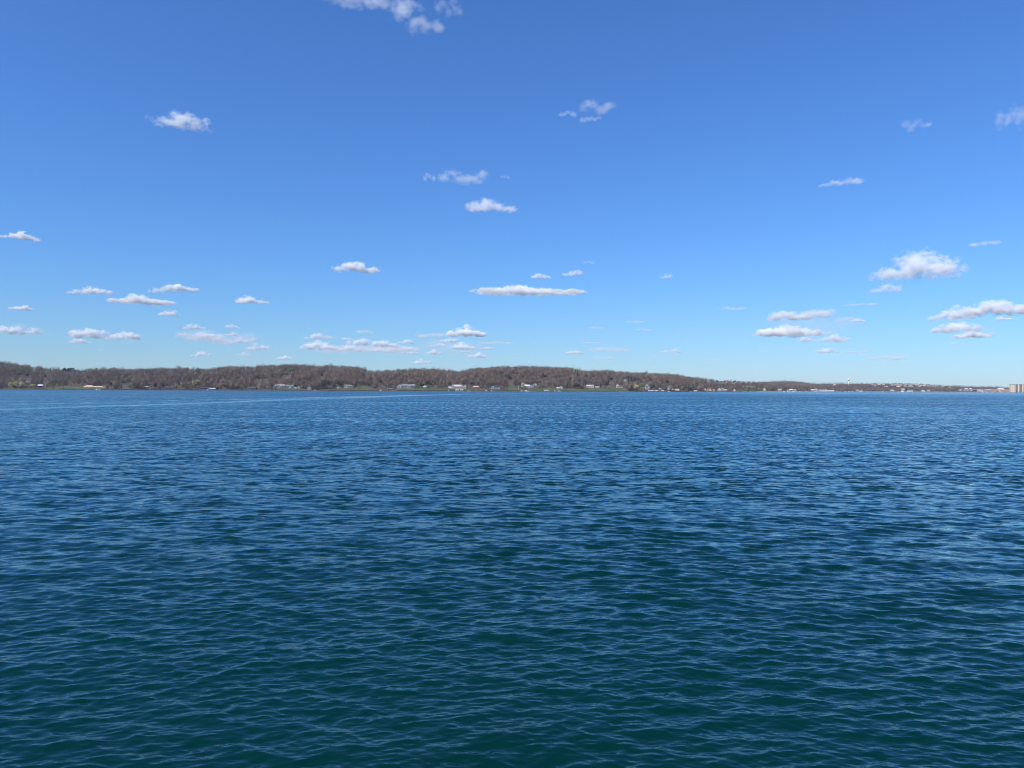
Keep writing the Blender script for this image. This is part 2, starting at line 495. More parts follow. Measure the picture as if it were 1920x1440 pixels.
# unresolved wave slopes farther out
nA = noise_tex(vm('MULTIPLY', pos, (0.75, 1.0, 1.0)).outputs[0], 3.0, 2.0, 0.0)
nB = noise_tex(vm('MULTIPLY', pos, (0.6, 1.0, 1.0)).outputs[0], 1.1, 1.0, 0.0)
ca = vm('SUBTRACT', nA.outputs['Color'], (0.5, 0.5, 0.5)).outputs[0]
cb = vm('SUBTRACT', nB.outputs['Color'], (0.5, 0.5, 0.5)).outputs[0]
cs = vm('ADD', vm('SCALE', ca, None).outputs[0], cb)
sc_ = cs.inputs[0].links[0].from_node; sc_.inputs['Scale'].default_value = 1.6
ws = vm('SCALE', cs.outputs[0], None); ws.inputs['Scale'].default_value = 4.2
sep = N_.new('ShaderNodeSeparateXYZ'); Lk.new(ws.outputs[0], sep.inputs[0])
gx, gy, gz = sep.outputs
ray_ = mth('SQRT', mth('ADD', mth('MULTIPLY', gy, gy), mth('MULTIPLY', gz, gz)))
gr = attr('graze')
toward = mth('ADD', mth('MULTIPLY', mth('SUBTRACT', 1.0, gr), gy), mth('MULTIPLY', gr, ray_))
nC = noise_tex(vm('MULTIPLY', pos, (0.22, 1.0, 1.0)).outputs[0], 0.085, 3.0, 0.3)
gust = mth('ADD', 1.0, mth('MULTIPLY', mth('MULTIPLY', mth('SUBTRACT', nC.outputs['Fac'], 0.5), 2.0), gr))
nD = noise_tex(vm('MULTIPLY', pos, (1.1, 0.26, 1.0)).outputs[0], 1.0, 2.0, 0.2)       # crests seen end on, one behind another
gust = mth('MAXIMUM', mth('ADD', gust, mth('MULTIPLY', mth('MULTIPLY', mth('SUBTRACT', nD.outputs['Fac'], 0.5), 4.5), gr)), 0.12)
slope = mth('MULTIPLY', attr('slope'), gust)
comb = N_.new('ShaderNodeCombineXYZ')
Lk.new(mth('MULTIPLY', mth('MULTIPLY', gx, slope), 0.6), comb.inputs[0])
Lk.new(mth('MULTIPLY', mth('MULTIPLY', toward, slope), -1.0), comb.inputs[1])
nrm = vm('NORMALIZE', vm('ADD', bump.outputs[0], comb.outputs[0]).outputs[0])
Lk.new(nrm.outputs[0], gloss.inputs['Normal']); Lk.new(nrm.outputs[0], fres.inputs['Normal'])
tag(link('lake', me, m), kind='structure')

# ------------------------------------------------------------------ bare woods
THIN = []                       # where only an odd tree stands before a building
EXCL = []                       # (x0, x1, Ymin, Ymax): kept clear of woodland trees (filled by buildings)

def bare_proto(seed, twigs, h=14.0, crown=5.0, col=None):
    """a leafless tree as thin tapering slivers: trunk, limbs, twigs.  Returns verts, tris, is_trunk weight"""
    g = np.random.default_rng(seed); V = []; W = []
    def sliver(p, q, w):
        d = q - p; n = np.cross(d, g.normal(size=3)); n /= np.linalg.norm(n) + 1e-9
        V.extend([p - n * w / 2, p + n * w / 2, q])
    p0 = np.array([0, 0, -1.0]); top = np.array([g.normal(0, .5), g.normal(0, .5), h * 0.72])
    for a in (0.3, 2.4, 4.5):
        n = np.array([math.cos(a), math.sin(a), 0]) * 0.26
        m_ = np.array([-math.sin(a), math.cos(a), 0]) * 0.26
        V.extend([p0 - m_ + n * .3, p0 + m_ + n * .3, top]); W.extend([1, 1, .6])
    limbs = []
    for i in range(7):
        z = h * (0.28 + 0.45 * i / 7); a = g.uniform(0, 6.28); l = crown * g.uniform(.6, 1.0)
        p = top * (z / top[2]); q = p + np.array([math.cos(a) * l * .8, math.sin(a) * l * .8, l * g.uniform(.5, 1.0)])
        sliver(p, q, 0.30); W.extend([.8, .8, .4]); limbs.append((p, q))
    for i in range(twigs):
        a = g.uniform(0, 6.28); u = g.uniform(-1, 1); r = g.uniform(.35, 1.0) ** .6
        if i % 6 == 0: u = -1.6 + .3 * u      # underwood
        k_ = math.sqrt(max(.25, 1 - u * u))
        c = np.array([math.cos(a) * k_ * crown * r, math.sin(a) * k_ * crown * r, h * .64 + u * h * .34 * (r if i % 6 else 1)])
        d = c - np.array([0, 0, h * .38]); d /= np.linalg.norm(d); d = d + g.normal(0, .35, 3); d /= np.linalg.norm(d)
        l = g.uniform(1.3, 2.8)
        sliver(c - d * l / 2, c + d * l / 2, g.uniform(.38, .85)); W.extend([.35, .35, 0])
    V = np.array(V); return V, np.arange(len(V)).reshape(-1, 3), np.array(W)

def wood_tints(n, xp=None):
    base = np.array([[0.160, 0.113, 0.084], [0.180, 0.128, 0.092], [0.138, 0.100, 0.080], [0.205, 0.150, 0.102], [0.185, 0.115, 0.084], [0.172, 0.150, 0.080]])
    k = rng.choice(6, n, p=[.3, .24, .2, .12, .09, .05])
    return base[k] * rng.uniform(1.5, 2.4, (n, 1))

def grow(name, P, sizes, tints, protos, label):
    n = len(P); Ns = []; k = rng.integers(0, len(protos), n)
    Vs, Fs, Ts = [], [], []; base = 0
    for pi, (pv, pf, pw) in enumerate(protos):
        sel = np.nonzero(k == pi)[0]
        if not len(sel): continue
        A = rng.uniform(0, 6.28, len(sel)); ca, sa = np.cos(A)[:, None], np.sin(A)[:, None]
        sx = (sizes[sel] * rng.uniform(.85, 1.2, len(sel)))[:, None]; sz = sizes[sel][:, None]
        vx, vy, vz = pv[None, :, 0] * sx, pv[None, :, 1] * sx, pv[None, :, 2] * sz
        v = np.stack([vx * ca - vy * sa, vx * sa + vy * ca, vz], -1) + P[sel][:, None, :]
        t = tints[sel][:, None, :] * (1 + 0.55 * pw[None, :, None]) + pw[None, :, None] * 0.02
        f = pf[None] + (np.arange(len(sel)) * len(pv))[:, None, None] + base
        Vs.append(v.reshape(-1, 3)); Fs.append(f.reshape(-1, 3)); Ts.append(t.reshape(-1, 3)); base += len(sel) * len(pv)
        c_ = (pv[:, 2].max() * .52); q_ = np.repeat(pv.reshape(-1, 3, 3).mean(1), 3, 0)      # soft crown-like normals, one per twig
        q_ = (q_ - np.array([0, 0, c_])) / np.array([4.5, 4.5, 5.0]) + rng.normal(0, .22, (len(pv) // 3, 3)).repeat(3, 0) + np.array([0, 0, .25])
        nx_, ny_, nz_ = q_[None, :, 0], q_[None, :, 1], np.repeat(q_[None, :, 2], len(sel), 0)
        nn = np.stack([nx_ * ca - ny_ * sa, nx_ * sa + ny_ * ca, nz_], -1).reshape(-1, 3)
        Ns.append(nn / np.linalg.norm(nn, axis=1)[:, None])
    me = np_mesh(name, np.concatenate(Vs), np.concatenate(Fs), np.concatenate(Ts))
    at_ = me.attributes.new('crown_normal', 'FLOAT_VECTOR', 'POINT'); at_.data.foreach_set('vector', np.concatenate(Ns).astype(np.float32).ravel())
    return tag(link(name, me, mat_attr('bare_bark', nrm='crown_normal')), label, 'woodland', kind='stuff')

def keep_clear(P):
    x = 960 + F * P[:, 0] / P[:, 1]; ok = np.ones(len(P), bool)
    for (a, b_, y0, y1) in EXCL + LAWN_RANGES:
        ok &= ~((x > a) & (x < b_) & (P[:, 1] > y0) & (P[:, 1] < y1))
    for (a, b_, y0, y1) in THIN:
        ok &= ~((x > a) & (x < b_) & (P[:, 1] > y0) & (P[:, 1] < y1) & (rng.random(len(P)) > .32))
    return ok

def plant_woods():
    protos = [bare_proto(100 + i, 60, 13.5 + 1.5 * (i % 3), 4.2 + .6 * (i % 4)) for i in range(10)]
    regs = [('woodland', -260, 480, 5200, 'grey brown leafless woods covering the hills at the left'),
            ('woodland', 480, 900, 4300, 'mauve brown leafless woods on the hill left of centre'),
            ('woodland', 900, 1300, 4200, 'brown leafless woods on the rounded hill right of centre'),
            ('woodland', 1300, 2150, 3400, 'thin leafless woods around the lakeside town at the right')]
    for nm, a, b_, n, lab in regs:
        x = rng.uniform(a, b_, n); s = rng.beta(1.0, .95, n) * 1.04
        # shore rows and the skyline carry a few more trees
        s[: n // 10] = rng.uniform(0.012, 0.06, n // 10); s[n // 10: n // 6] = rng.uniform(.93, 1.03, n // 6 - n // 10)
        Y = shore_d(x) + s * ridge_r(x); X = (x - 960) / F * Y
        P = np.stack([X, Y, terr(X, Y)], -1)
        P = P[keep_clear(P)]
        sz = rng.uniform(.72, 1.18, len(P)) * np.where(rng.random(len(P)) < .08, 1.25, 1)
        xx = 960 + F * P[:, 0] / P[:, 1]
        sz *= np.interp(xx, [1300, 1500, 1650, 2000], [1.0, .85, .62, .62])
        grow(nm, P, sz, wood_tints(len(P)), protos, lab)
    # distant wooded hill
    protos = [bare_proto(300 + i, 26, 12, 5.5) for i in range(5)]
    x = rng.uniform(1330, 2200, 2600); t = rng.beta(1.1, .8, 2600) * 1.03
    Y = FAR_Y0 + t * (FAR_Y1 - FAR_Y0)
    P = np.stack([(x - 960) / F * Y, Y, terr_far(x, t)], -1)
    grow('woodland', P, rng.uniform(.7, .95, len(P)), wood_tints(len(P)) * np.array([[1, .95, 1.02]]), protos, 'smooth violet brown wooded hill far behind the town')

# ------------------------------------------------------------------ buildings
WALL = {'white': (0.48, 0.47, 0.455), 'cream': (0.74, 0.59, 0.41), 'grey': (0.36, 0.36, 0.36), 'beige': (0.48, 0.42, 0.34), 'brown': (0.16, 0.11, 0.08),
        'tan': (0.50, 0.36, 0.22), 'dark': (0.06, 0.06, 0.065), 'blue': (0.30, 0.36, 0.44), 'pink': (0.62, 0.47, 0.42), 'stone': (0.40, 0.36, 0.31)}
ROOF = {'pale': (0.30, 0.295, 0.29), 'grey': (0.20, 0.20, 0.21), 'dark': (0.055, 0.055, 0.06), 'white': (0.50, 0.50, 0.50), 'red': (0.30, 0.165, 0.125), 'tan': (0.52, 0.36, 0.23),
        'pink': (0.55, 0.42, 0.38), 'brown': (0.17, 0.12, 0.09), 'green': (0.10, 0.14, 0.11)}
def wall_m(c): return mat_plain('painted_wall_' + c, WALL[c], .75, .06, .25)
def roof_m(c): return mat_plain('roof_shingle_' + c, ROOF[c], .85, .12, .5)
M_GLASS = mat_plain('window_glass', (0.02, 0.022, 0.026), .25, .05, 1.0, spec=.3)
M_TRIM = mat_plain('white_trim', (0.80, 0.80, 0.79), .6, .03)
M_CHIM = mat_plain('chimney_stone', (0.33, 0.27, 0.23), .9, .2, 1.2)
WIN = {}
def window_mesh(w, h):
    k = (round(w, 1), round(h, 1))
    if k not in WIN:
        bm = bmesh.new(); add_box(bm, -k[0] / 2, k[0] / 2, -0.05, 0.12, 0, k[1]); WIN[k] = bm_mesh('window', bm); WIN[k].materials.append(M_GLASS)
    return WIN[k]

def building(name, label, wings, yb, cat='house', group=None, rz=None, win=True, chimney=None, door=False, clear=3.0, depth=None):
    """wings: (x0, x1, y wall top, y roof top, style, wall, roof[, step forward m]) in photo pixels; yb: pixel row of the foot"""
    xa = min(w[0] for w in wings); xb = max(w[1] for w in wings); xc = (xa + xb) / 2
    P = hit(xc, yb); Y = P.y; k = Y / F
    zb = CAM_H + Y * ray(xc, yb).z / ray(xc, yb).y
    if rz is None: rz = random.uniform(-.12, .12)
    root = empty(name, (P.x, Y, zb), rz - math.atan2(P.x, Y) * .6)
    tag(root, label, cat, group)
    EXCL.append((xa - clear, xb + clear, Y - 14, Y + 9)); THIN.append((xa - clear, xb + clear, Y - 150, Y - 14))
    for wi, w in enumerate(wings):
        x0, x1, yw, yr, st, wc, rc = w[:7]; fwd = w[7] if len(w) > 7 else 0.0
        a, b2 = (x0 - xc) * k, (x1 - xc) * k
        h = (yb - yw) * k * .92; rh = max(.4, (yw - yr) * k * .92); W = b2 - a
        dp = depth or min(13.0, max(6.0, W * .75))
        y0, y1 = -fwd, dp - fwd + wi * .13
        bm = bmesh.new()
        ov = .45
        if st == 'gable':
            add_prism(bm, [(a, -2.5), (b2, -2.5), (b2, h), ((a + b2) / 2, h + rh), (a, h)], y0, y1)
        elif st == 'side':
            add_prism_x(bm, [(y0, -2.5), (y1, -2.5), (y1, h), ((y0 + y1) / 2, h + rh), (y0, h)], a, b2)
        else:
            add_box(bm, a, b2, y0, y1, -2.5, h)
        wo = link('wall', bm_mesh('wall', bm), wall_m(wc), root)
        bm = bmesh.new(); t = .28
        if st == 'gable':
            m_ = (a + b2) / 2; sl = rh / (W / 2)
            for sg in (-1, 1):
                e = m_ + sg * (W / 2 + ov); ez = h - ov * sl
                add_prism(bm, [(m_, h + rh + .03), (e, ez + .03), (e, ez + t), (m_, h + rh + t + .03)], y0 - ov, y1 + ov)
        elif st == 'side':
            m_ = (y0 + y1) / 2; hd = (y1 - y0) / 2; sl = rh / hd
            for sg in (-1, 1):
                e = m_ + sg * (hd + ov); ez = h - ov * sl
                add_prism_x(bm, [(m_, h + rh + .03), (e, ez + .03), (e, ez + t), (m_, h + rh + t + .03)], a - ov, b2 + ov)
        elif st == 'hip':
            vs_ = [bm.verts.new(p) for p in ((a - ov, y0 - ov, h + .02), (b2 + ov, y0 - ov, h + .02), (b2 + ov, y1 + ov, h + .02), (a - ov, y1 + ov, h + .02))]
            hd = min(W, y1 - y0) * .42; m_ = (y0 + y1) / 2
            r0, r1 = bm.verts.new((a + hd, m_, h + rh)), bm.verts.new((b2 - hd, m_, h + rh))
            bm.faces.new(vs_[::-1]); bm.faces.new((vs_[0], vs_[1], r1, r0)); bm.faces.new((vs_[2], vs_[3], r0, r1))
            bm.faces.new((vs_[1], vs_[2], r1)); bm.faces.new((vs_[3], vs_[0], r0))
        else:
            add_box(bm, a - .3, b2 + .3, y0 - .3, y1 + .3, h + .01, h + max(.35, rh * .6))
        ro = link('roof', bm_mesh('roof', bm), roof_m(rc), root)
        if chimney and wi == 0:
            bm = bmesh.new(); cx = a + W * chimney; add_box(bm, cx - .55, cx + .55, (y0 + y1) / 2 - .5, (y0 + y1) / 2 + .5, h + rh * .35, h + rh + 1.6)
            link('chimney', bm_mesh('chimney', bm), M_CHIM, ro)
        if win and W > 5 and h > 2.4:
            floors = 2 if h > 5.4 else 1; fh = h / floors
            n = max(1, int(W / 2.9)); wh = min(1.9, fh * .55)
            for f in range(floors):
                for i in range(n):
                    if wc in ('dark',): continue
                    o = link('window', window_mesh(1.7, wh), None, root)
                    o.location = (a + W * (i + .5) / n, y0 - .08, f * fh + fh * .28)
        if door and wi == 0:
            bm = bmesh.new(); add_box(bm, a + W * .12, a + W * .12 + 1.2, y0 - .10, y0 + .1, -1.0, 2.1); link('door', bm_mesh('door', bm), wall_m('brown'), root)
    return root

B = building
S_, G_, H_, FL = 'side', 'gable', 'hip', 'flat'
# --- left stretch
B('house', 'low cabin with pale roof half hidden in woods at the left edge', [(4, 12, 719.5, 718, S_, 'grey', 'pale')], 722, clear=1, win=False)
B('house', 'long pale roof showing among bare trees above the left willows', [(47, 56, 717, 715, S_, 'beige', 'pale')], 719.5, clear=1, win=False)
B('house', 'small house with bright white roof between willows and long lawn', [(71.5, 79, 723, 720.3, S_, 'dark', 'white')], 727, clear=1.5)
B('house', 'red roofed house beside the skyline pines at the left', [(142, 149, 702, 699.5, S_, 'pink', 'red')], 704.5, clear=1.5)
B('house', 'broad tan roofed house at the end of the long left lawn',
  [(158, 176, 725.3, 721.3, H_, 'tan', 'tan'), (174, 196, 726, 723.6, S_, 'cream', 'tan', -1.5)], 727.6, clear=3)
B('cottage', 'small pale cottage just right of the tan roofed house', [(192.5, 197.5, 723, 721.5, G_, 'white', 'pale')], 727.4, cat='cottage', clear=1.5)
B('cottage', 'low beige cottage under bare trees in the left woods', [(269, 277, 725.6, 724, S_, 'tan', 'pale')], 727.6, cat='cottage', clear=2)
B('house', 'long dark roofed low house right of the left evergreens', [(309, 328, 727, 724.3, S_, 'dark', 'dark')], 729, clear=2, win=False)
B('boathouse', 'dark boathouse under trees behind the bright white boat canopies', [(377, 405, 727.5, 725.8, S_, 'dark', 'dark')], 730.2, cat='boathouse', clear=2, win=False)
B('boathouse', 'dark waterside boathouse with a pale pinkish flat roof', [(464.5, 479, 726, 724.6, FL, 'dark', 'pink')], 730.3, cat='boathouse', clear=2, win=False)
B('cottage', 'cream gabled cottage left of the great pale mansion', [(499, 506, 724.8, 721.5, G_, 'cream', 'grey')], 727.8, cat='cottage', clear=2)
B('mansion', 'great pale mansion with white gables and long roofs above a green lawn',
  [(511, 517, 725, 721.5, G_, 'white', 'grey', 3), (516, 534, 723.6, 719.8, S_, 'stone', 'pale'), (534, 551.5, 724, 721.0, S_, 'stone', 'grey', -1),
   (521, 526, 724, 720.4, G_, 'white', 'pale', 1.6), (541, 545.5, 724, 721.4, G_, 'white', 'pale', 1)], 728, cat='mansion', rz=.05, chimney=.7, clear=3)
B('cottage', 'small bright white cottage at the right end of the mansion lawn', [(556, 562, 725.6, 723, G_, 'white', 'pale'), (552.5, 557, 727, 725.8, S_, 'white', 'pale', 1)], 729, cat='cottage', clear=2)
B('boathouse', 'grey gabled boathouse with white front at the waterline', [(575.5, 583.5, 727.2, 723.8, G_, 'grey', 'grey')], 731, cat='boathouse', clear=2)
B('cottage', 'tiny white cottage beneath dark evergreens left of centre', [(631.5, 635.5, 726, 724.6, G_, 'white', 'grey')], 728.4, cat='cottage', clear=1)
# --- left of centre
B('house', 'long pale two storey house with grey hip roof above a narrow lawn', [(640, 661, 723.6, 720.8, H_, 'stone', 'grey'), (646, 653, 723.4, 720.5, G_, 'white', 'pale', 1.2)], 727.2, clear=3, chimney=.3)
B('boathouse', 'low white boathouse left of the columned grey house', [(726.5, 736.5, 727, 725.8, S_, 'white', 'dark')], 729.2, cat='boathouse', clear=2)
big = B('mansion', 'grey mansion with white left gable, columns and a flagpole beside it',
  [(745, 754, 722.6, 719.3, G_, 'white', 'dark', 1), (753, 778, 722.8, 719.8, S_, 'grey', 'grey'), (764, 770, 722.6, 719.2, G_, 'white', 'pale', 1.4), (771, 778, 725.6, 724, S_, 'grey', 'dark', 1.5)], 728.3, cat='mansion', rz=0.0, chimney=.5, clear=3)
bm = bmesh.new()
B('cottage', 'little white roofed cottage between round evergreens on the centre lawn', [(794, 799, 724.8, 723.2, S_, 'white', 'white')], 726.6, cat='cottage', clear=1.5)
B('mansion', 'white gabled mansion with long pinkish roof left of the mast',
  [(845.5, 851, 723, 719.6, G_, 'white', 'grey', 1), (850, 865, 724.2, 720.8, S_, 'white', 'pink'), (864.5, 869, 723.6, 720.4, G_, 'beige', 'grey', .8), (869, 874, 724, 720, G_, 'white', 'pink'),
   (841, 847, 726.5, 724.2, S_, 'white', 'white', 2)], 728.6, cat='mansion', rz=-.03, chimney=.5, clear=3)
B('cottage', 'low pinkish roofed cottage right of the white gabled mansion', [(887, 897, 725.6, 723.8, S_, 'brown', 'pink')], 728.6, cat='cottage', clear=1.5)
B('house', 'dark slate blue house with a white gable end near the centre lawn', [(925.5, 940, 724.5, 721, H_, 'blue', 'dark'), (921.5, 926, 725, 722.2, G_, 'white', 'dark', 1)], 728.8, clear=2.5)
# --- right of centre
B('house', 'tan stone house with pale roof beside the yellow lakeside tree', [(983, 994, 723.8, 720.6, S_, 'tan', 'white'), (981, 988, 725.5, 723.6, G_, 'tan', 'tan', 2.5)], 729.4, clear=2.5)
B('house', 'narrow blue grey house between tan house and white gable', [(994, 1000.5, 723.6, 720.2, G_, 'blue', 'grey')], 728, clear=1.5)
B('house', 'bright white gable standing higher up behind the blue grey house', [(1000, 1006.5, 720.4, 717.4, G_, 'white', 'white')], 724, clear=1.5)
B('house', 'small brilliant white house with chimney above the grassy bank', [(1047, 1055.5, 726.4, 723.3, G_, 'white', 'white'), (1044, 1049, 727.4, 725.8, S_, 'white', 'white', 1)], 729.4, clear=2, chimney=.62)
B('house', 'white house with pinkish roof and tall chimney on rising lawn', [(1100, 1113, 723.8, 721.3, S_, 'white', 'pink'), (1109, 1113.5, 723, 719.8, G_, 'white', 'pink', 1)], 727.2, clear=2, chimney=.85)
B('garage', 'white garage right of the pink roofed lawn house', [(1116.5, 1123.5, 725.8, 724.3, S_, 'white', 'pale')], 727.8, cat='garage', clear=1.5)
B('house', 'cream house with low wing on the slope left of hilltop spruces', [(1155.5, 1160, 722.4, 719, G_, 'cream', 'pale'), (1159, 1168, 724.6, 722.6, S_, 'beige', 'brown')], 727, clear=1.5)
B('house', 'bright white hilltop house left of the spruce row', [(1169, 1175.5, 712.4, 709.4, G_, 'white', 'grey')], 716, clear=1.5)
B('house', 'white lake house with stacked decks right of the yellow willow', [(1208, 1218, 723, 719, G_, 'white', 'dark'), (1207, 1216, 727, 726, FL, 'white', 'white', 3)], 730, clear=2)
B('cottage', 'small white cottage between green bush tree and dark gabled house', [(1234, 1240, 728, 726, G_, 'white', 'grey')], 731, cat='cottage', clear=1)
B('house', 'dark and white many gabled lake house right of the green bush tree', [(1243, 1252, 726, 722.4, S_, 'grey', 'dark'), (1251, 1258.5, 725.4, 721.4, G_, 'white', 'pale', 1), (1258, 1264, 727, 725, S_, 'grey', 'dark')], 730, clear=2)
B('boathouse', 'low pinkish boathouse at the water left of the lone dark cedar', [(1265.5, 1273.5, 730.2, 729, S_, 'pink', 'pink')], 732.2, cat='boathouse', clear=1.5)
B('cottage', 'pale pink cottage first of the row right of the cedar', [(1319.5, 1324.5, 729.6, 727.6, G_, 'pink', 'pale')], 732.4, cat='cottage', clear=1)
B('house', 'cream and brown house second of the row right of the cedar', [(1327, 1335, 729.2, 726.2, H_, 'cream', 'brown')], 732.3, clear=1)
B('cottage', 'small pinkish cottage third of the row right of the cedar', [(1336, 1340.5, 730.2, 728.4, G_, 'pink', 'brown')], 732.5, cat='cottage', clear=1)
B('house', 'tall white gabled house left of two joined white gables', [(1345.5, 1351, 729.6, 726.4, G_, 'white', 'pale')], 733, clear=1)
B('house', 'joined white gables brightest among the shore houses', [(1351.5, 1356, 729, 726, G_, 'white', 'white'), (1355, 1359, 729.6, 727, G_, 'white', 'pale'), (1358.5, 1363, 731, 730, S_, 'white', 'white')], 733, clear=1)
B('boathouse', 'white gabled boathouse alone left of the olive trees', [(1374.5, 1380, 731.6, 729, G_, 'white', 'white')], 733.6, cat='boathouse', clear=1)
B('house', 'white gabled house right of the olive trees and dark cone tree', [(1431, 1436, 729.4, 725.6, G_, 'white', 'grey')], 732.6, clear=1)
B('house', 'white house with pale roof right of the round olive bush', [(1459.5, 1466, 731, 728.6, S_, 'white', 'pale')], 733.2, clear=1)
B('cottage', 'small white cottage with dark roof left of the twin pale roofs', [(1474, 1480, 731.4, 729.6, G_, 'white', 'dark')], 733.5, cat='cottage', clear=1)
B('house', 'twin pale roofed houses by the town boats', [(1481, 1487, 731, 729, S_, 'white', 'white'), (1487.5, 1494, 731, 728.6, G_, 'white', 'pale')], 733.7, clear=1)
B('boathouse', 'wide white boathouse with low central gable in the town', [(1521, 1532, 731.6, 729.8, S_, 'white', 'white'), (1528, 1532.5, 730.4, 727.6, G_, 'white', 'white', 1)], 734, cat='boathouse', clear=1)
B('shed', 'long low white shed right of the wide gabled boathouse', [(1534.5, 1546, 732, 730.6, S_, 'white', 'white')], 734, cat='shed', clear=1)
B('house', 'narrow tall white house between two long white sheds', [(1547, 1550.5, 730.4, 728.6, G_, 'white', 'white')], 734, clear=1)
B('shed', 'longest low white shed at the right of the town sheds', [(1551.5, 1564, 732.4, 731.2, S_, 'white', 'white')], 734.2, cat='shed', clear=1)
B('house', 'pink roofed house alone high in the woods left of the water tower', [(1562, 1567, 721, 719.8, S_, 'white', 'pink')], 722.4, clear=1)
for i, (x, y, w) in enumerate([(1608, 731, 5), (1615, 731.8, 4), (1673, 731, 7), (1693, 729, 6), (1692, 733, 6), (1707, 732.6, 9), (1731, 732, 7), (1741, 731.6, 5)]):
    B('cottage', '%s small shore cottage counting from the left below the ridge houses' % ORD[i], [(x - w / 2, x + w / 2, y, y - 1.5, (G_, S_)[i % 2], ('white', 'cream', 'white')[i % 3], ('pale', 'grey')[i % 2])], y + 2.2, cat='cottage', group='small shore cottages below the ridge', clear=1, win=False)
RIDGE = [(1635, 719.3, 4), (1640.5, 722, 5), (1648.5, 719.2, 4.5), (1656.5, 719.4, 5), (1661.5, 723, 6), (1674, 721, 7), (1680.5, 721.4, 4), (1679, 718.8, 3.5), (1686.5, 719.6, 5), (1685, 723.4, 6), (1690, 721, 4),
         (1696.5, 722.4, 4.5), (1698.5, 719.2, 4), (1706.5, 719.8, 6.5), (1707.5, 723.4, 7), (1719, 719.8, 5), (1727.8, 720.6, 3.5), (1724, 723, 5), (1733, 721.6, 5), (1741, 721.3, 4), (1747, 722.3, 6), (1756, 722.4, 6), (1767, 723, 4), (1781, 724.2, 4)]
for i, (x, y, w) in enumerate(RIDGE):
    wc = ('white', 'white', 'cream', 'white', 'pink', 'white', 'grey')[i % 7]
    B('house', '%s from left of the tiny pale houses along the far right ridge' % ORD[i], [(x - w / 2, x + w / 2, y, y - 1.3, (G_, S_, H_)[i % 3], wc, ('dark', 'grey', 'pale', 'brown')[i % 4])], y + 2.0,
      group='houses along the far right ridge', clear=1.2, win=False)
# --- right edge of the town
B('house', 'white house leftmost of the pale blocks before the apartment tower', [(1799, 1804, 730.4, 728.8, G_, 'white', 'pale')], 733.4, clear=1)
B('house', 'white hip roofed house left of the cream twin block', [(1808, 1816, 729.6, 727.4, H_, 'white', 'white')], 733.4, clear=1)
B('house', 'cream block house beside the white hip roofed house', [(1817, 1822.5, 729.4, 727.2, H_, 'cream', 'white')], 733.2, clear=1)
B('pavilion', 'dark fronted flat pavilion with white roof edge in the town', [(1824, 1833, 730, 729, FL, 'dark', 'white')], 733.6, cat='pavilion', clear=1, win=False)
B('hotel', 'stepped white flat roofed hotel blocks right of the dark pavilion', [(1833.5, 1840, 730, 729, FL, 'white', 'white'), (1836, 1843, 731.6, 729.2, FL, 'cream', 'white', 3), (1842.5, 1847.5, 730.6, 729.6, FL, 'white', 'pale')], 734.4, cat='hotel', clear=1)
B('house', 'long low white terrace left of the red roofed lakeside inn', [(1848, 1857.5, 731.2, 730, S_, 'white', 'white')], 734.2, clear=1)
B('inn', 'sprawling red roofed inn with pale upper storey near the tower',
  [(1861, 1873, 733, 729.8, S_, 'pink', 'red'), (1871.5, 1884, 729.4, 726.8, H_, 'cream', 'pink', -6), (1876, 1891, 732.6, 729.6, S_, 'pink', 'red', -1), (1864, 1870, 732, 730.8, G_, 'white', 'red', 2)], 735, cat='inn', clear=1)

# apartment tower at the right edge
def tower():
    x0, x1, yt, yb = 1897.5, 1938, 720.6, 735.0
    P = hit(1912, yb); Y = P.y; k = Y / F
    root = empty('apartment_tower', (P.x, Y, 0.8), -0.25)
    tag(root, 'tall cream apartment tower with dark balcony bays at the right edge', 'tower')
    H = CAM_H + Y * ray(1905, yt).z / ray(1905, yt).y - .8
    ox = (x0 - 1912) * k; floors = 8; fh = H / floors
    segs = [(0, 15.5, 0.0, 'cream'), (24, 29, 0.4, 'cream'), (39, 43, .4, 'cream'), (55, 70, 0.0, 'cream')]
    for (a, b2, f, c) in segs:
        bm = bmesh.new(); add_box(bm, ox + a, ox + b2, -f, 18, -2, H); link('wall', bm_mesh('wall', bm), wall_m(c), root)
    for (a, b2) in ((15.5, 24), (29, 39), (43, 55)):
        bm = bmesh.new(); add_box(bm, ox + a + .01, ox + b2 - .01, 3.0, 17.5, -2, H - .4); link('recess_wall', bm_mesh('recess_wall', bm), wall_m('cream'), root)
        for f in range(floors):
            bm = bmesh.new(); add_box(bm, ox + a + .02, ox + b2 - .02, .5, 2.98, f * fh - .1, f * fh + .15); sl = link('balcony', bm_mesh('balcony', bm), wall_m('cream'), root)
            bm = bmesh.new(); add_box(bm, ox + a + .02, ox + b2 - .02, .52, .62, f * fh + .16, f * fh + 1.1); link('railing', bm_mesh('railing', bm), wall_m('grey'), sl)
            o = link('window', window_mesh((b2 - a) * .45, 1.7), None, root); o.location = (ox + (a + b2) / 2, 2.92, f * fh + .5)
    for f in range(floors):
        for q in (4, 11):
            o = link('window', window_mesh(1.7, 1.5), None, root); o.location = (ox + q, -.08, f * fh + 1.0)
    bm = bmesh.new(); add_box(bm, ox + 2, ox + 13, 4, 14, H + .01, H + 2.4); link('roof_housing', bm_mesh('roof_housing', bm), wall_m('white'), root)
    bm = bmesh.new(); add_box(bm, ox - .3, ox + 70.3, -.7, 18.3, H - .39, H + .005); link('roof', bm_mesh('roof', bm), roof_m('pale'), root)
    EXCL.append((1894, 1945, Y - 400, Y + 20))
tower()

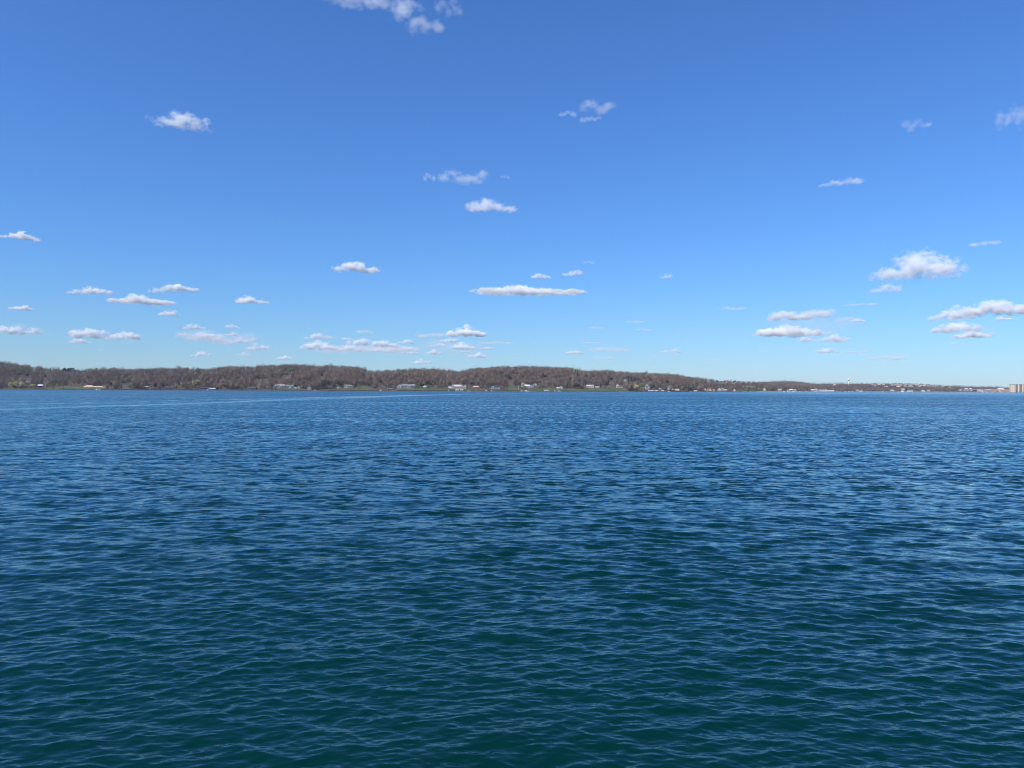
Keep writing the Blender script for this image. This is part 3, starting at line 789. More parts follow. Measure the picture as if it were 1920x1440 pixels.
# water tower on the skyline
def water_tower():
    x = 1591; P = hit(x, 720); Y = P.y; k = Y / F
    zt = CAM_H + Y * ray(x, 709.8).z / ray(x, 709.8).y
    root = empty('water_tower', P); tag(root, 'white water tower with dark banded tank standing on the skyline', 'water tower')
    h = zt - P.z; r = 2.5 * k
    bm = bmesh.new(); add_cyl(bm, (0, 0, -1), (0, 0, h - r * 1.3), r * .30, r * .24, 12); link('pedestal', bm_mesh('pedestal', bm, True), M_TRIM, root)
    prof = [(r * .24, h - r * 1.7), (r * .95, h - r * 1.15), (r, h - r * .8), (r * .82, h - r * .35), (r * .4, h - r * .06), (0.02, h)]
    bm = bmesh.new(); n = 20; rings = [[bm.verts.new((p[0] * math.cos(i * 2 * math.pi / n), p[0] * math.sin(i * 2 * math.pi / n), p[1])) for i in range(n)] for p in prof]
    for a, b2 in zip(rings, rings[1:]):
        for i in range(n): bm.faces.new((a[i], a[(i + 1) % n], b2[(i + 1) % n], b2[i]))
    tk = link('tank', bm_mesh('tank', bm, True), M_TRIM, root)
    bm = bmesh.new(); add_cyl(bm, (0, 0, h - r * 1.2), (0, 0, h - r * .82), r * 1.0, r * 1.04, 20); link('band', bm_mesh('band', bm, True), wall_m('dark'), tk)
water_tower()

# ------------------------------------------------------------------ masts, boats, piers
M_HULL = mat_plain('boat_gelcoat', (0.82, 0.82, 0.82), .3, .03, 1, spec=.5)
M_CANVAS = mat_plain('canopy_canvas', (0.82, 0.83, 0.84), .8, .05, .5)
M_CANVAS_B = mat_plain('blue_canvas', (0.10, 0.19, 0.34), .8, .05, .5)
M_PIER = mat_plain('pier_boards', (0.55, 0.53, 0.50), .85, .15, .8)
M_STEEL = mat_plain('galvanised_steel', (0.55, 0.56, 0.58), .45, .1, .8, metal=.6)
def shore_pt(x, off): Y = float(shore_d(x)) - off; return Vector(((x - 960) / F * Y, Y, 0.0))
def pole(name, x, y0, y1, label, cat, flag=False):
    P = hit(x, y1); k = P.y / F; h = (y1 - y0) * k
    root = empty(name, P); tag(root, label, cat)
    bm = bmesh.new(); add_cyl(bm, (0, 0, -.5), (0, 0, h), .22, .12, 8); link('shaft', bm_mesh('shaft', bm, True), M_TRIM, root)
    bm = bmesh.new(); bmesh.ops.create_uvsphere(bm, u_segments=8, v_segments=6, radius=.28, matrix=Matrix.Translation((0, 0, h + .2))); link('finial', bm_mesh('finial', bm, True), M_TRIM, root)
pole('flagpole', 774.5, 719.5, 728.3, 'tall white flagpole right of the grey columned mansion', 'flagpole')
pole('flagpole', 1046, 722.5, 729, 'white pole at the left corner of the brilliant white house', 'pole')
pole('flagpole', 972.5, 722.8, 731.5, 'pale pole rising from the shore right of the centre lawn', 'pole')
pole('flagpole', 322.5, 720.5, 728.5, 'white pole beside the long dark roofed house at left', 'pole')

def hull_mesh(L, Bm, H):
    bm = bmesh.new(); n = 8; ringsT, ringsB = [], []
    for i in range(n + 1):
        t = i / n; w = Bm / 2 * (1 - max(0, (t - .45) / .55) ** 2.2); x = (t - .5) * L
        ringsT.append((bm.verts.new((x, -w, H * (1 + .25 * t * t))), bm.verts.new((x, w, H * (1 + .25 * t * t)))))
        ringsB.append((bm.verts.new((x * .94, -w * .6, -.25)), bm.verts.new((x * .94, w * .6, -.25))))
    for i in range(n):
        a, b2, c, d = ringsT[i], ringsT[i + 1], ringsB[i], ringsB[i + 1]
        bm.faces.new((a[0], b2[0], d[0], c[0])); bm.faces.new((b2[1], a[1], c[1], d[1])); bm.faces.new((a[1], b2[1], b2[0], a[0])); bm.faces.new((c[0], d[0], d[1], c[1]))
    bm.faces.new((ringsT[0][0], ringsT[0][1], ringsB[0][1], ringsB[0][0])); bm.faces.new((ringsT[n][1], ringsT[n][0], ringsB[n][0], ringsB[n][1]))
    bmesh.ops.remove_doubles(bm, verts=bm.verts, dist=.001)
    return bm_mesh('hull', bm)
HULLS = [hull_mesh(7.5, 2.5, 1.1), hull_mesh(9.5, 2.9, 1.3)]
def boat(x, wpx, label, off=9, group=None, rz=None, cover=False, mast=0):
    P = shore_pt(x, off); k = P.y / F; s = wpx * k / 8.5
    root = empty('motorboat' if not mast else 'sailboat', P, random.uniform(-.3, .3) if rz is None else rz); tag(root, label, 'boat', group)
    h = link('hull', HULLS[0], M_HULL, root); h.scale = (s, max(.8, s * .8), max(.8, s * .7))
    if mast:
        bm = bmesh.new(); add_cyl(bm, (.3, 0, .8), (.3, 0, mast), .1, .06, 6); link('mast', bm_mesh('mast', bm), M_TRIM, root)
        bm = bmesh.new(); add_cyl(bm, (.3, 0, 2.0), (-3.2, 0, 2.0), .09, .08, 6); link('boom', bm_mesh('boom', bm), M_TRIM, root)
    else:
        bm = bmesh.new(); add_prism(bm, [(-1.6 * s, .9), (1.3 * s, .9), (.6 * s, 1.9), (-1.2 * s, 2.0)], -.8, .8); link('cabin', bm_mesh('cabin', bm), M_CANVAS if not cover else M_CANVAS_B, root)
        bm = bmesh.new(); add_box(bm, -3.95 * s, -3.65 * s, -.25, .25, .1, 1.5); link('outboard_motor', bm_mesh('outboard_motor', bm), wall_m('dark'), root)
def boat_lift(x, wpx, label, off=10, group='canopied boat lifts along the far shore', tall=3.6):
    P = shore_pt(x, off); k = P.y / F; W = wpx * k; d = 3.6
    root = empty('boat_lift', P, random.uniform(-.1, .1)); tag(root, label, 'boat lift', group)
    bm = bmesh.new()
    pts = [(-W / 2 * math.cos(a), tall - .9 + .9 * math.sin(a)) for a in np.linspace(0, math.pi, 9)]
    add_prism(bm, pts + [(W / 2, tall - 1.6), (-W / 2, tall - 1.6)], -d / 2, d / 2); link('canopy', bm_mesh('canopy', bm), M_CANVAS, root)
    for sx in (-1, 1):
        for sy in (-1, 1):
            bm = bmesh.new(); add_cyl(bm, (sx * W * .44, sy * d * .42, -.8), (sx * W * .44, sy * d * .42, tall - 1.2), .09, .09, 6); link('post', bm_mesh('post', bm), M_STEEL, root)
    bm = bmesh.new(); add_box(bm, -W * .43, W * .43, -.9, .9, .35, .5); link('cradle', bm_mesh('cradle', bm), M_STEEL, root)
def pier(x0, x1, label, off=6, z=.75):
    a, b2 = shore_pt(x0, off), shore_pt(x1, off); L = (b2 - a).length
    root = empty('pier', a, math.atan2(b2.y - a.y, b2.x - a.x)); tag(root, label, 'pier')
    bm = bmesh.new(); add_box(bm, 0, L, -.8, .8, z, z + .22); link('deck', bm_mesh('deck', bm), M_PIER, root)
    n = max(2, int(L / 4))
    for i in range(n + 1):
        for sy in (-.7, .7):
            bm = bmesh.new(); add_cyl(bm, (i * L / n * .99 + .05, sy, -.9), (i * L / n * .99 + .05, sy, z - .005), .11, .11, 6); link('post', bm_mesh('post', bm), M_PIER, root)
boat(181.5, 5, 'white motorboat moored at the left below the tan roofed house')
boat(187, 5, 'white motorboat right beside the one below the tan roofed house', rz=.1)
pier(378, 390, 'white pier running left from the bright boat canopies')
boat(389.5, 4.5, 'white motorboat between pier and wide canopy at left', off=12)
boat_lift(398, 12, 'widest brightest white boat canopy on the left shore', tall=4.2)
boat(469, 8, 'white motorboat with blue cover before the pink roofed boathouse', cover=True, off=10)
pier(468, 489, 'long pale pier right of the pink roofed boathouse')
pier(584, 598, 'pale pier right of the grey gabled boathouse')
boat(591, 6, 'white motorboat tied at the pier by the grey boathouse', off=9)
pier(734, 745, 'short wide white pier left of the centre lawn')
boat(714, 6, 'grey white motorboat left of the short wide pier', off=7)
boat_lift(857, 7, 'left one of two canopied lifts below the pink roofed mansion')
boat_lift(866, 6, 'right one of two canopied lifts below the pink roofed mansion')
boat(841, 3.5, 'small white motorboat left of the canopied mansion lifts', off=30)
boat(879, 8, 'white sailboat with tall bare mast right of the mansion', mast=8.6, off=10)
boat(912, 9, 'white motorboat left of two close together before the slate blue house', off=14)
boat(922, 7, 'white motorboat right of two close together before the slate blue house', off=10, rz=.6)
boat(978, 4, 'small white motorboat left of the long boat under the yellow tree', off=9)
boat(987, 11, 'long white motorboat moored under the yellow lakeside tree', off=11)
pier(992, 1004, 'pale pier right of the yellow lakeside tree')
boat_lift(1024.5, 9, 'white boat canopy alone on the grassy bank right of centre')
boat(1041, 6, 'white motorboat left of the pair under the brilliant white house', off=12)
boat(1048, 7, 'white motorboat right of the pair under the brilliant white house', off=9, rz=.05)
pier(1083, 1092, 'short white pier below the dark green shore evergreen')
pier(1162, 1186, 'long grey pier left of the yellow willow')
boat(1178, 5, 'motorboat with blue cover tied to the long grey pier', cover=True, off=9)
for i, (x, w) in enumerate([(1218, 5), (1224, 5), (1231, 6), (1243, 5)]):
    boat_lift(x, w, '%s white boat canopy from the left below the decked lake house' % ORD[i])
boat(1254, 8, 'white motorboat below the many gabled lake house', off=12)
boat_lift(1304, 7, 'white boat canopy right of the lone dark cedar')
pier(1338, 1366, 'long white pier before the joined white gables')
pier(1382, 1398, 'white pier below the olive trees')
for i, (x, w) in enumerate([(1470, 6), (1477, 4), (1487, 6), (1500, 5), (1512, 6)]):
    boat(x, w, '%s white boat from left moored before the town sheds' % ORD[i], off=10 + 3 * (i % 2), group='white boats moored before the town')
pier(1516, 1534, 'white pier before the wide gabled boathouse')
for i, (x, w) in enumerate([(1585, 6), (1592, 5), (1599, 5), (1612, 4), (1628, 5), (1655, 5), (1684, 4), (1702, 5)]):
    boat(x, w, '%s white boat from left moored below the water tower and ridge houses' % ORD[i], off=10 + 4 * (i % 2), group='white boats moored below the ridge')
for i, (x, w) in enumerate([(1843, 6), (1851, 5), (1862, 6), (1879, 6), (1893, 5), (1908, 8)]):
    boat(x, w, '%s white boat from left moored before the inn and tower' % ORD[i], off=9 + 3 * (i % 2), group='white boats moored before the tower')

# ------------------------------------------------------------------ single trees
def leaf_cloud(name, clumps, per, leaf, g, squash=1.0):
    V = []
    for (c, r) in clumps:
        for i in range(per):
            d = g.normal(size=3); d /= np.linalg.norm(d); p = np.array(c) + d * r * g.uniform(.35, 1.0) ** .5 * np.array([1, 1, squash])
            a = g.normal(size=3); a /= np.linalg.norm(a); b2 = np.cross(a, g.normal(size=3)); b2 /= np.linalg.norm(b2)
            s = leaf * g.uniform(.6, 1.3); V.extend([p + a * s, p - a * s * .5 + b2 * s * .8, p - a * s * .5 - b2 * s * .8])
    V = np.array(V); return np_mesh(name, V, np.arange(len(V)).reshape(-1, 3))
def trunk_mesh(h, r, limbs, g):
    bm = bmesh.new(); add_cyl(bm, (0, 0, -1), (g.normal(0, .2), g.normal(0, .2), h), r, r * .45, 7)
    for i in range(limbs):
        z = h * g.uniform(.4, .9); a = g.uniform(0, 6.28); l = h * g.uniform(.35, .6)
        add_cyl(bm, (0, 0, z), (math.cos(a) * l * .8, math.sin(a) * l * .8, z + l * .7), r * .4, r * .12, 5)
    return bm_mesh('trunk', bm, True)
M_BARK = mat_plain('bark', (0.11, 0.085, 0.068), .95, .25, 1.5)
M_NEEDLE = mat_plain('needles', (0.022, 0.040, 0.026), .8, .3, .3)
M_NEEDLE2 = mat_plain('needles_green', (0.035, 0.062, 0.024), .8, .3, .3)
M_WILLOW = mat_plain('willow_leaf', (0.62, 0.57, 0.26), .8, .2, .3)
M_OLIVE = mat_plain('budding_leaf', (0.34, 0.31, 0.17), .8, .2, .3)
M_GREEN = mat_plain('young_green_leaf', (0.22, 0.26, 0.08), .8, .2, .3)
M_TWIG = mat_plain('twigs', (0.145, 0.115, 0.10), .95, .2, .5)
TV = {'spruce': [], 'pine': [], 'round': [], 'bare': []}
g = np.random.default_rng(77)
for v in range(3):                         # spruces: 10 m high, crown 3.6 m wide at the foot
    V = []
    for tier in range(15):
        z = 1.0 + 9.0 * tier / 15; rad = 2.0 * (1 - tier / 15.5) ** .85
        for i in range(13):
            a = g.uniform(0, 6.28); rr = rad * g.uniform(.7, 1.15); w = .26 + .12 * rr
            t = np.array([math.cos(a) * rr, math.sin(a) * rr, z - .25 - .18 * rr + g.uniform(-.2, .2)]); n = np.array([-math.sin(a), math.cos(a), 0])
            V.extend([np.array([0, 0, z + .55]) + n * w, np.array([0, 0, z + .55]) - n * w, t + n * w * .7, np.array([0, 0, z + .55]) - n * w, t - n * w * .7, t + n * w * .7])
    V = np.array(V); TV['spruce'].append((trunk_mesh(9.3, .22, 0, g), np_mesh('crown', V, np.arange(len(V)).reshape(-1, 3))))
for v in range(3):                         # pines: broad broken crown on a bare trunk
    cl = [((g.normal(0, 1.5), g.normal(0, 1.5), g.uniform(4.2, 9.2)), g.uniform(.9, 1.7)) for i in range(11)] + [((0, 0, 9), 1.1)]
    TV['pine'].append((trunk_mesh(8.8, .26, 5, g), leaf_cloud('crown', cl, 80, .6, g, .65)))
for v in range(4):                         # round leafing trees and willows: 10 m high
    cl = []
    for i in range(24):
        a = g.uniform(0, 6.28); u = g.uniform(-.7, 1); r = 3.1 * g.uniform(.45, 1)
        cl.append(((math.cos(a) * r * math.sqrt(max(.05, 1 - u * u * .7)), math.sin(a) * r * math.sqrt(max(.05, 1 - u * u * .7)), 5.6 + u * 3.4), g.uniform(.8, 1.5)))
    TV['round'].append((trunk_mesh(5.5, .32, 6, g), leaf_cloud('crown', cl, 46, .46, g, 1.1)))
for v in range(4):
    pv, pf, pw = bare_proto(900 + v, 120, 10, 3.6)
    TV['bare'].append((trunk_mesh(7.0, .22, 7, g), np_mesh('crown', pv[30:], np.arange(len(pv) - 30).reshape(-1, 3))))
def tree(kind, x, yt, yb, wpx, label, mat=None, group=None, v=None, name=None):
    P = hit(x, yb); k = P.y / F; h = (yb - yt) * k
    tm, cm = TV[kind][(random.randrange(len(TV[kind])) if v is None else v)]
    nm = name or {'spruce': 'spruce_tree', 'pine': 'pine_tree', 'round': 'leafing_tree', 'bare': 'bare_tree'}[kind]
    zb = CAM_H + P.y * ray(x, yb).z / ray(x, yb).y
    root = empty(nm, (P.x, P.y, min(P.z, zb)), random.uniform(0, 6.28)); tag(root, label, 'tree', group)
    bw = {'spruce': 3.9, 'pine': 5.2, 'round': 7.4, 'bare': 7.2}[kind]
    s = (wpx * k / bw, wpx * k / bw, h / 10.0)
    mt = {'spruce': M_NEEDLE, 'pine': M_NEEDLE, 'round': M_OLIVE, 'bare': M_TWIG}[kind] if mat is None else mat
    t = link('trunk', tm, None, root); t.scale = s
    if not tm.materials: tm.materials.append(M_BARK)
    if not cm.materials: cm.materials.append(mt)
    c = link('crown', cm, None, root); c.scale = s
    if cm.materials[0] != mt: c.material_slots[0].link = 'OBJECT'; c.material_slots[0].material = mt
    EXCL.append((x - wpx * .5 - 2.6, x + wpx * .5 + 2.6, P.y - 170, P.y + 4))
def row(kind, items, fmt, mat=None, group=None):
    for i, it in enumerate(items): tree(kind, *it, fmt % ORD[i], mat, group)
row('spruce', [(60, 686.8, 694, 3), (63.8, 687.2, 694, 2.4)], '%s of two small dark evergreens on the leftmost skyline', group='small skyline evergreens at far left')
tree('spruce', 92, 688, 698, 5, 'broad dark spruce left of the touching skyline pair')
tree('spruce', 95, 686.6, 698, 4, 'taller pointed spruce right of the touching skyline pair')
row('pine', [(121.5, 689.0, 702, 8.5), (128.5, 689.2, 702, 6.5), (134.5, 688.8, 702, 7.5)], '%s of three flat topped dark pines on the left skyline', group='skyline pines')
row('pine', [(116, 694.5, 701, 6), (151, 694.5, 701, 6), (157.5, 693.6, 701, 5)], '%s lower dark pine flanking the three tall skyline pines', group='low skyline pines')
tree('spruce', 165, 702, 709.5, 3.6, 'dark spruce on the slope below the skyline pines')
tree('spruce', 130, 704, 711, 3, 'small dark spruce in the woods below the three skyline pines')
tree('pine', 292, 718.5, 728.6, 5, 'dark green pine by the shore left of the long dark roof')
tree('spruce', 227.5, 720, 728, 4, 'dark spruce low in the left woods between the two cottages')
tree('spruce', 335.5, 712.5, 722.5, 6, 'dark blue green spruce behind the olive shrub at left')
row('round', [(20, 715.6, 728.2, 7), (29, 715, 728.2, 10), (40.5, 715.4, 728, 10), (62, 720, 728.6, 10)], '%s from left of the pale yellow willows at the left shore', M_WILLOW, 'left shore willows')
row('round', [(88, 716, 728, 9), (332, 719.4, 728.6, 9), (343, 719, 728.6, 8), (367, 712, 728.5, 17), (100, 723, 728.6, 3)], '%s olive budding tree from the left along the left shore', M_OLIVE, 'olive budding trees at left')
row('round', [(376, 693.5, 702, 4), (498.5, 699.5, 710, 6), (523, 704, 712, 5), (545, 690, 700, 16), (538, 696, 705, 10), (447, 703, 711, 3)], '%s olive tree from the left standing up in the left hill woods', M_OLIVE, 'olive trees in the hill woods')
row('spruce', [(569, 722.5, 728.8, 2.6), (572.5, 721.5, 729, 2.6), (575.3, 719.8, 729, 3)], '%s pointed dark cedar from left beside the grey gabled boathouse', group='cedars by the grey boathouse')
tree('pine', 553, 721.2, 727.6, 5, 'round dark evergreen between mansion and small white cottage')
tree('round', 610, 711.5, 729, 22, 'wide grey green tree right of the grey gabled boathouse', mat_plain('grey_green_leaf', (.10, .105, .07), .9, .2, .3))
row('pine', [(635, 714.5, 726, 5), (627, 722, 728, 6), (640.5, 719.5, 727, 5)], '%s dark evergreen about the tiny white cottage left of centre', group='evergreens by the tiny cottage')
tree('pine', 790, 719.5, 727.6, 9, 'round dark tree on the centre lawn left of the wide cedar')
tree('pine', 803.5, 714, 726, 10, 'wide deep green cedar at the right of the centre lawn', M_NEEDLE2)
row('round', [(784, 724, 727.6, 5), (803, 722.5, 728, 8), (820, 722, 728.5, 8), (828, 721.5, 728.6, 6)], '%s young green bush from left on the centre lawn around the wide cedar' , M_GREEN, 'green bushes on the centre lawn')
row('bare', [(361, 688.6, 698, 7), (691, 690.5, 700, 5), (697, 691, 701, 5), (713.5, 691.5, 701, 5), (738, 690.8, 700, 6), (842, 691.4, 701, 7), (859, 693.6, 702, 6), (848, 694, 703, 5)], '%s bare tree from the left standing above the skyline', group='bare trees above the skyline')
tree('round', 980, 717.6, 729.5, 8, 'bright yellow lakeside tree left of the tan stone house', M_WILLOW)
tree('round', 1033, 724.6, 729.4, 7, 'low olive shrub on the grassy bank right of the lone canopy', M_OLIVE)
row('spruce', [(1064, 719, 727.6, 3.4), (1068, 720, 728, 4)], '%s of two dark cedars right of the brilliant white house', group='two dark cedars')
tree('pine', 1084, 720.5, 729, 6, 'dark green shore evergreen left of the rising lawn', M_NEEDLE2)
tree('spruce', 1079.3, 691.5, 702, 2.2, 'thin spruce left of the skyline pair right of centre')
tree('spruce', 1082.2, 692.6, 704, 4, 'thicker spruce right of the skyline pair right of centre')
row('spruce', [(1098, 714, 722, 2.6), (1126, 716, 727.6, 3.8), (1134.5, 719.5, 727.4, 3)], '%s from left of the separate dark cedars around the pink roofed lawn house', group='cedars around the lawn house')
row('spruce', [(1178.5, 704.5, 715.5, 3), (1184, 706, 715, 3.4), (1187, 705.5, 715.6, 3.2), (1190.8, 704.6, 715.6, 3.6), (1196, 706.5, 717, 3.4)], '%s spruce from the left in the row beside the hilltop house', group='hilltop spruce row')
tree('round', 1193, 720.6, 732, 10.5, 'bright yellow willow largest on the right shore', M_WILLOW)
tree('round', 1203.5, 718.6, 731.5, 9.5, 'yellow green tree touching the right shore willow', M_GREEN)
tree('round', 1231, 721, 731, 8, 'green bush tree left of the many gabled lake house', M_GREEN)
tree('pine', 1225.5, 721.5, 730.5, 4.5, 'small dark evergreen left of the green bush tree')
tree('spruce', 1291.5, 720, 733, 4.2, 'lone dark cedar standing at the water right of the pinkish boathouse')
row('pine', [(1344, 711.8, 718, 5), (1352.5, 712.4, 718, 2.4), (1358, 712.6, 718.6, 3.6), (1375, 712.8, 719, 2.4), (1378.4, 711.8, 719, 2.2), (1393.5, 713.2, 719.5, 3.6)], '%s dark tree from the left along the sinking skyline at right', group='dark trees on the right skyline')
row('round', [(1395, 722.6, 732.5, 8), (1404, 723, 732.6, 11), (1414, 723.6, 732.5, 8), (1425, 727.5, 732.5, 8)], '%s from left of the olive trees by the white town pier', M_OLIVE, 'olive trees by the town pier')
tree('spruce', 1419, 722.4, 732.6, 4, 'dark cone tree among the olive trees by the town pier')
tree('round', 1450, 726.5, 733.2, 12, 'round olive bush at the waterside left of the pale roofed house', M_GREEN)
tree('spruce', 1499.5, 722, 730, 3.4, 'dark cedar behind the twin pale roofed houses')
tree('spruce', 1513.5, 727, 733.4, 2.6, 'small dark cedar left of the wide gabled boathouse')
row('round', [(1628, 729, 733.6, 8), (1637, 729.4, 733.6, 8), (1700, 724.5, 731, 11), (1753, 726, 732, 9), (1762, 726, 732.6, 9), (1512, 724, 730, 6)], '%s olive green tree from left low around the ridge houses', M_OLIVE, 'olive trees below the ridge houses')

row('pine', [(38, 699, 706.5, 5), (52, 701, 708, 6), (84, 703, 709, 4), (208, 717, 726, 4), (232, 714, 721, 5), (306, 720, 728, 4), (421, 720.5, 728.6, 4), (485, 706, 713, 5), (604, 700, 707, 5), (713, 712, 720, 4),
             (884, 716, 724, 4), (957, 706, 713, 5), (1022, 703, 710, 5), (1146, 708, 715, 4), (1252, 713, 720, 4)], '%s lone dark evergreen from left scattered in the hillside woods', group='lone evergreens in the hillside woods')
row('round', [(243, 722.5, 728.4, 7), (283, 722, 728.4, 8), (410, 720.5, 728.6, 9), (452, 721.5, 729, 8), (489, 720, 728.6, 9), (566, 722.6, 729, 6), (702, 721.5, 729, 9), (719, 723, 729.4, 7), (832, 721, 728.4, 7), (903, 722, 729.6, 8),
              (1011, 722.6, 729, 6), (1143, 722.5, 729.6, 8), (1280, 724, 732, 8), (1311, 726, 732.4, 7), (1368, 726.5, 733, 8), (1573, 729, 733.8, 8), (1654, 729, 733.8, 9), (1721, 727, 733, 8), (1786, 728, 733.4, 9)],
    '%s low olive shrub from left among the trees along the waterside', M_OLIVE, 'low olive shrubs along the waterside')
plant_woods()

# ------------------------------------------------------------------ clouds: fair weather cumulus about 1100 m up, drifting away to the horizon
CLOUD_ALT = 1100.0
def cloud_mat(lobes, dens, erode, nscale, seed, gain, flat):
    m = bpy.data.materials.new('cloud_vapour'); m.use_nodes = True
    nt = m.node_tree; N = nt.nodes; L = nt.links; N.clear()
    out = N.new('ShaderNodeOutputMaterial'); pv = N.new('ShaderNodeVolumePrincipled')
    pv.inputs['Color'].default_value = (1, 1, 1, 1); pv.inputs['Anisotropy'].default_value = -0.1
    L.new(pv.outputs[0], out.inputs['Volume'])
    tc = N.new('ShaderNodeTexCoord'); p = tc.outputs['Object']
    def V_(op, a, b=None, **k):
        n = N.new('ShaderNodeVectorMath'); n.operation = op; L.new(a, n.inputs[0])
        if b is not None: n.inputs[1].default_value = b
        return n
    def M_(op, a, b, c=None):
        n = N.new('ShaderNodeMath'); n.operation = op
        for i, v in enumerate((a, b, c)):
            if v is None: continue
            if hasattr(v, 'is_output'): L.new(v, n.inputs[i])
            else: n.inputs[i].default_value = v
        return n.outputs[0]
    best = None
    for (c, r) in lobes:
        d = V_('MULTIPLY', V_('SUBTRACT', p, c).outputs[0], (1 / r[0], 1 / r[1], 1 / r[2]))
        ln = V_('LENGTH', d.outputs[0]).outputs['Value']
        best = ln if best is None else M_('SMOOTH_MIN', best, ln, 0.12)
    f = M_('SUBTRACT', 1.0, best)
    if flat:
        sp = N.new('ShaderNodeSeparateXYZ'); L.new(p, sp.inputs[0])
        f = M_('MINIMUM', f, M_('MULTIPLY', M_('ADD', sp.outputs[2], 0.10), 2.2))
    sc = V_('MULTIPLY', p, nscale)
    ad = N.new('ShaderNodeVectorMath'); ad.operation = 'ADD'; L.new(sc.outputs[0], ad.inputs[0]); ad.inputs[1].default_value = (seed * 3.7, seed * 1.3, seed * 7.1)
    nz = N.new('ShaderNodeTexNoise'); nz.inputs['Scale'].default_value = 1.0; nz.inputs['Detail'].default_value = 5.0; nz.inputs['Roughness'].default_value = .66
    L.new(ad.outputs[0], nz.inputs['Vector'])
    e = M_('MULTIPLY', M_('SUBTRACT', nz.outputs['Fac'], 0.58), erode)
    mr = N.new('ShaderNodeMapRange'); mr.inputs['From Min'].default_value = 0; mr.inputs['From Max'].default_value = 1 / gain
    L.new(M_('ADD', f, e), mr.inputs['Value'])
    L.new(M_('MULTIPLY', mr.outputs[0], dens), pv.inputs['Density'])
    return m

def cloud_hull(lobes, sub, flat):
    """bumpy closed skin round the lobes (real outline of the cloud)"""
    bm = bmesh.new(); bmesh.ops.create_icosphere(bm, subdivisions=sub, radius=1)
    V = np.array([v.co[:] for v in bm.verts]); d = V / np.linalg.norm(V, axis=1)[:, None]
    o = np.array([0, 0, .35]); rr = np.full(len(d), .05)
    for (c, r) in lobes:
        r = np.array(r) * 1.0; oc = (o - np.array(c)) / r; dd = d / r
        A = (dd ** 2).sum(1); Bq = (oc * dd).sum(1); Cq = (oc ** 2).sum() - 1
        disc = Bq ** 2 - A * Cq; t = np.where(disc > 0, (-Bq + np.sqrt(np.maximum(disc, 0))) / A, 0)
        rr = np.maximum(rr, t)
    P = o + d * rr[:, None]
    if flat: P[:, 2] = np.maximum(P[:, 2], -0.10)
    for v, p in zip(bm.verts, P): v.co = p
    return bm_mesh('cloud', bm, True)

cloud_n = [0]
def cloud(x0, x1, y0, y1, kind, label, peak=.5, tau=None, group=None, name='cloud'):
    cloud_n[0] += 1; g = np.random.default_rng(1000 + cloud_n[0])
    xc, ym = (x0 + x1) / 2, (y0 + y1) / 2
    d = ray(xc, ym); d.normalize(); dist = (CLOUD_ALT - CAM_H) / d.z
    C0 = Vector((0, 0, CAM_H)) + d * dist
    el = math.asin(d.z); W = (x1 - x0) / F * dist * math.hypot(1, (xc - 960) / F) ** -1 * 1.0
    Wd = (x1 - x0) * dist / math.hypot(F, math.hypot(xc - 960, ym - 720)); ext = (y1 - y0) * dist / math.hypot(F, math.hypot(xc - 960, ym - 720))
    dep = min(.6 * Wd, .45 * ext / math.sin(el)); Hh = max(.35 * ext, (ext - dep * math.sin(el) * .8) / math.cos(el))
    lobes = []
    if kind == 'c':                                             # heaped, flat base
        n = max(3, min(7, int(round((x1 - x0) / (y1 - y0) * 1.4))))
        for i in range(n):
            t = (i + .5) / n; prof = max(.42, 1 - abs(t - peak) / max(peak, 1 - peak) * .75) * g.uniform(.82, 1.12)
            lobes.append((((t * 2 - 1) * .86, g.uniform(-.25, .25), .40 * prof), (min(.85, 1.75 / n + .14), g.uniform(.65, 1.0), .80 * prof)))
        flat, erode, gain, tau0 = True, 3.2, 1.6, 5.2
    elif kind == 'w':                                           # ragged wisp
        n = 6
        for i in range(n):
            t = (i + .5) / n
            lobes.append((((t * 2 - 1) * .8 + g.uniform(-.1, .1), g.uniform(-.4, .4), .5 + g.uniform(-.25, .25)), (g.uniform(.32, .5), g.uniform(.4, .7), g.uniform(.28, .5))))
        flat, erode, gain, tau0 = False, 2.3, 1.2, 1.6
    else:                                                       # thin streak
        n = 3
        for i in range(n):
            t = (i + .5) / n
            lobes.append((((t * 2 - 1) * .6, g.uniform(-.2, .2), .5 + g.uniform(-.12, .12)), (.5, .8, .42)))
        flat, erode, gain, tau0 = False, 2.2, 1.5, .6
    tau = tau0 if tau is None else tau * {'c': .7, 'w': .9, 's': .6}[kind]
    dens = tau / max(40.0, min(Hh, dep))
    px = max(x1 - x0, 1)
    feat = max(4.5, min(px / 5.0, 17.0))                        # size of billows in px
    ns = (px / 2 / feat, px / 2 / feat * dep / Wd, px / 2 / feat * 2 * Hh / Wd * 1.3)
    sub = 4 if px > 90 else 3
    o = link(name, cloud_hull(lobes, sub, flat), cloud_mat(lobes, dens, erode, ns, cloud_n[0] * 1.37, gain, flat))
    o.location = C0 - Vector((0, 0, Hh * .5)); o.rotation_euler = (0, 0, -math.atan2(C0.x, C0.y)); o.scale = (Wd / 2, dep / 2, Hh)
    tag(o, label, 'cloud', group)
    return o

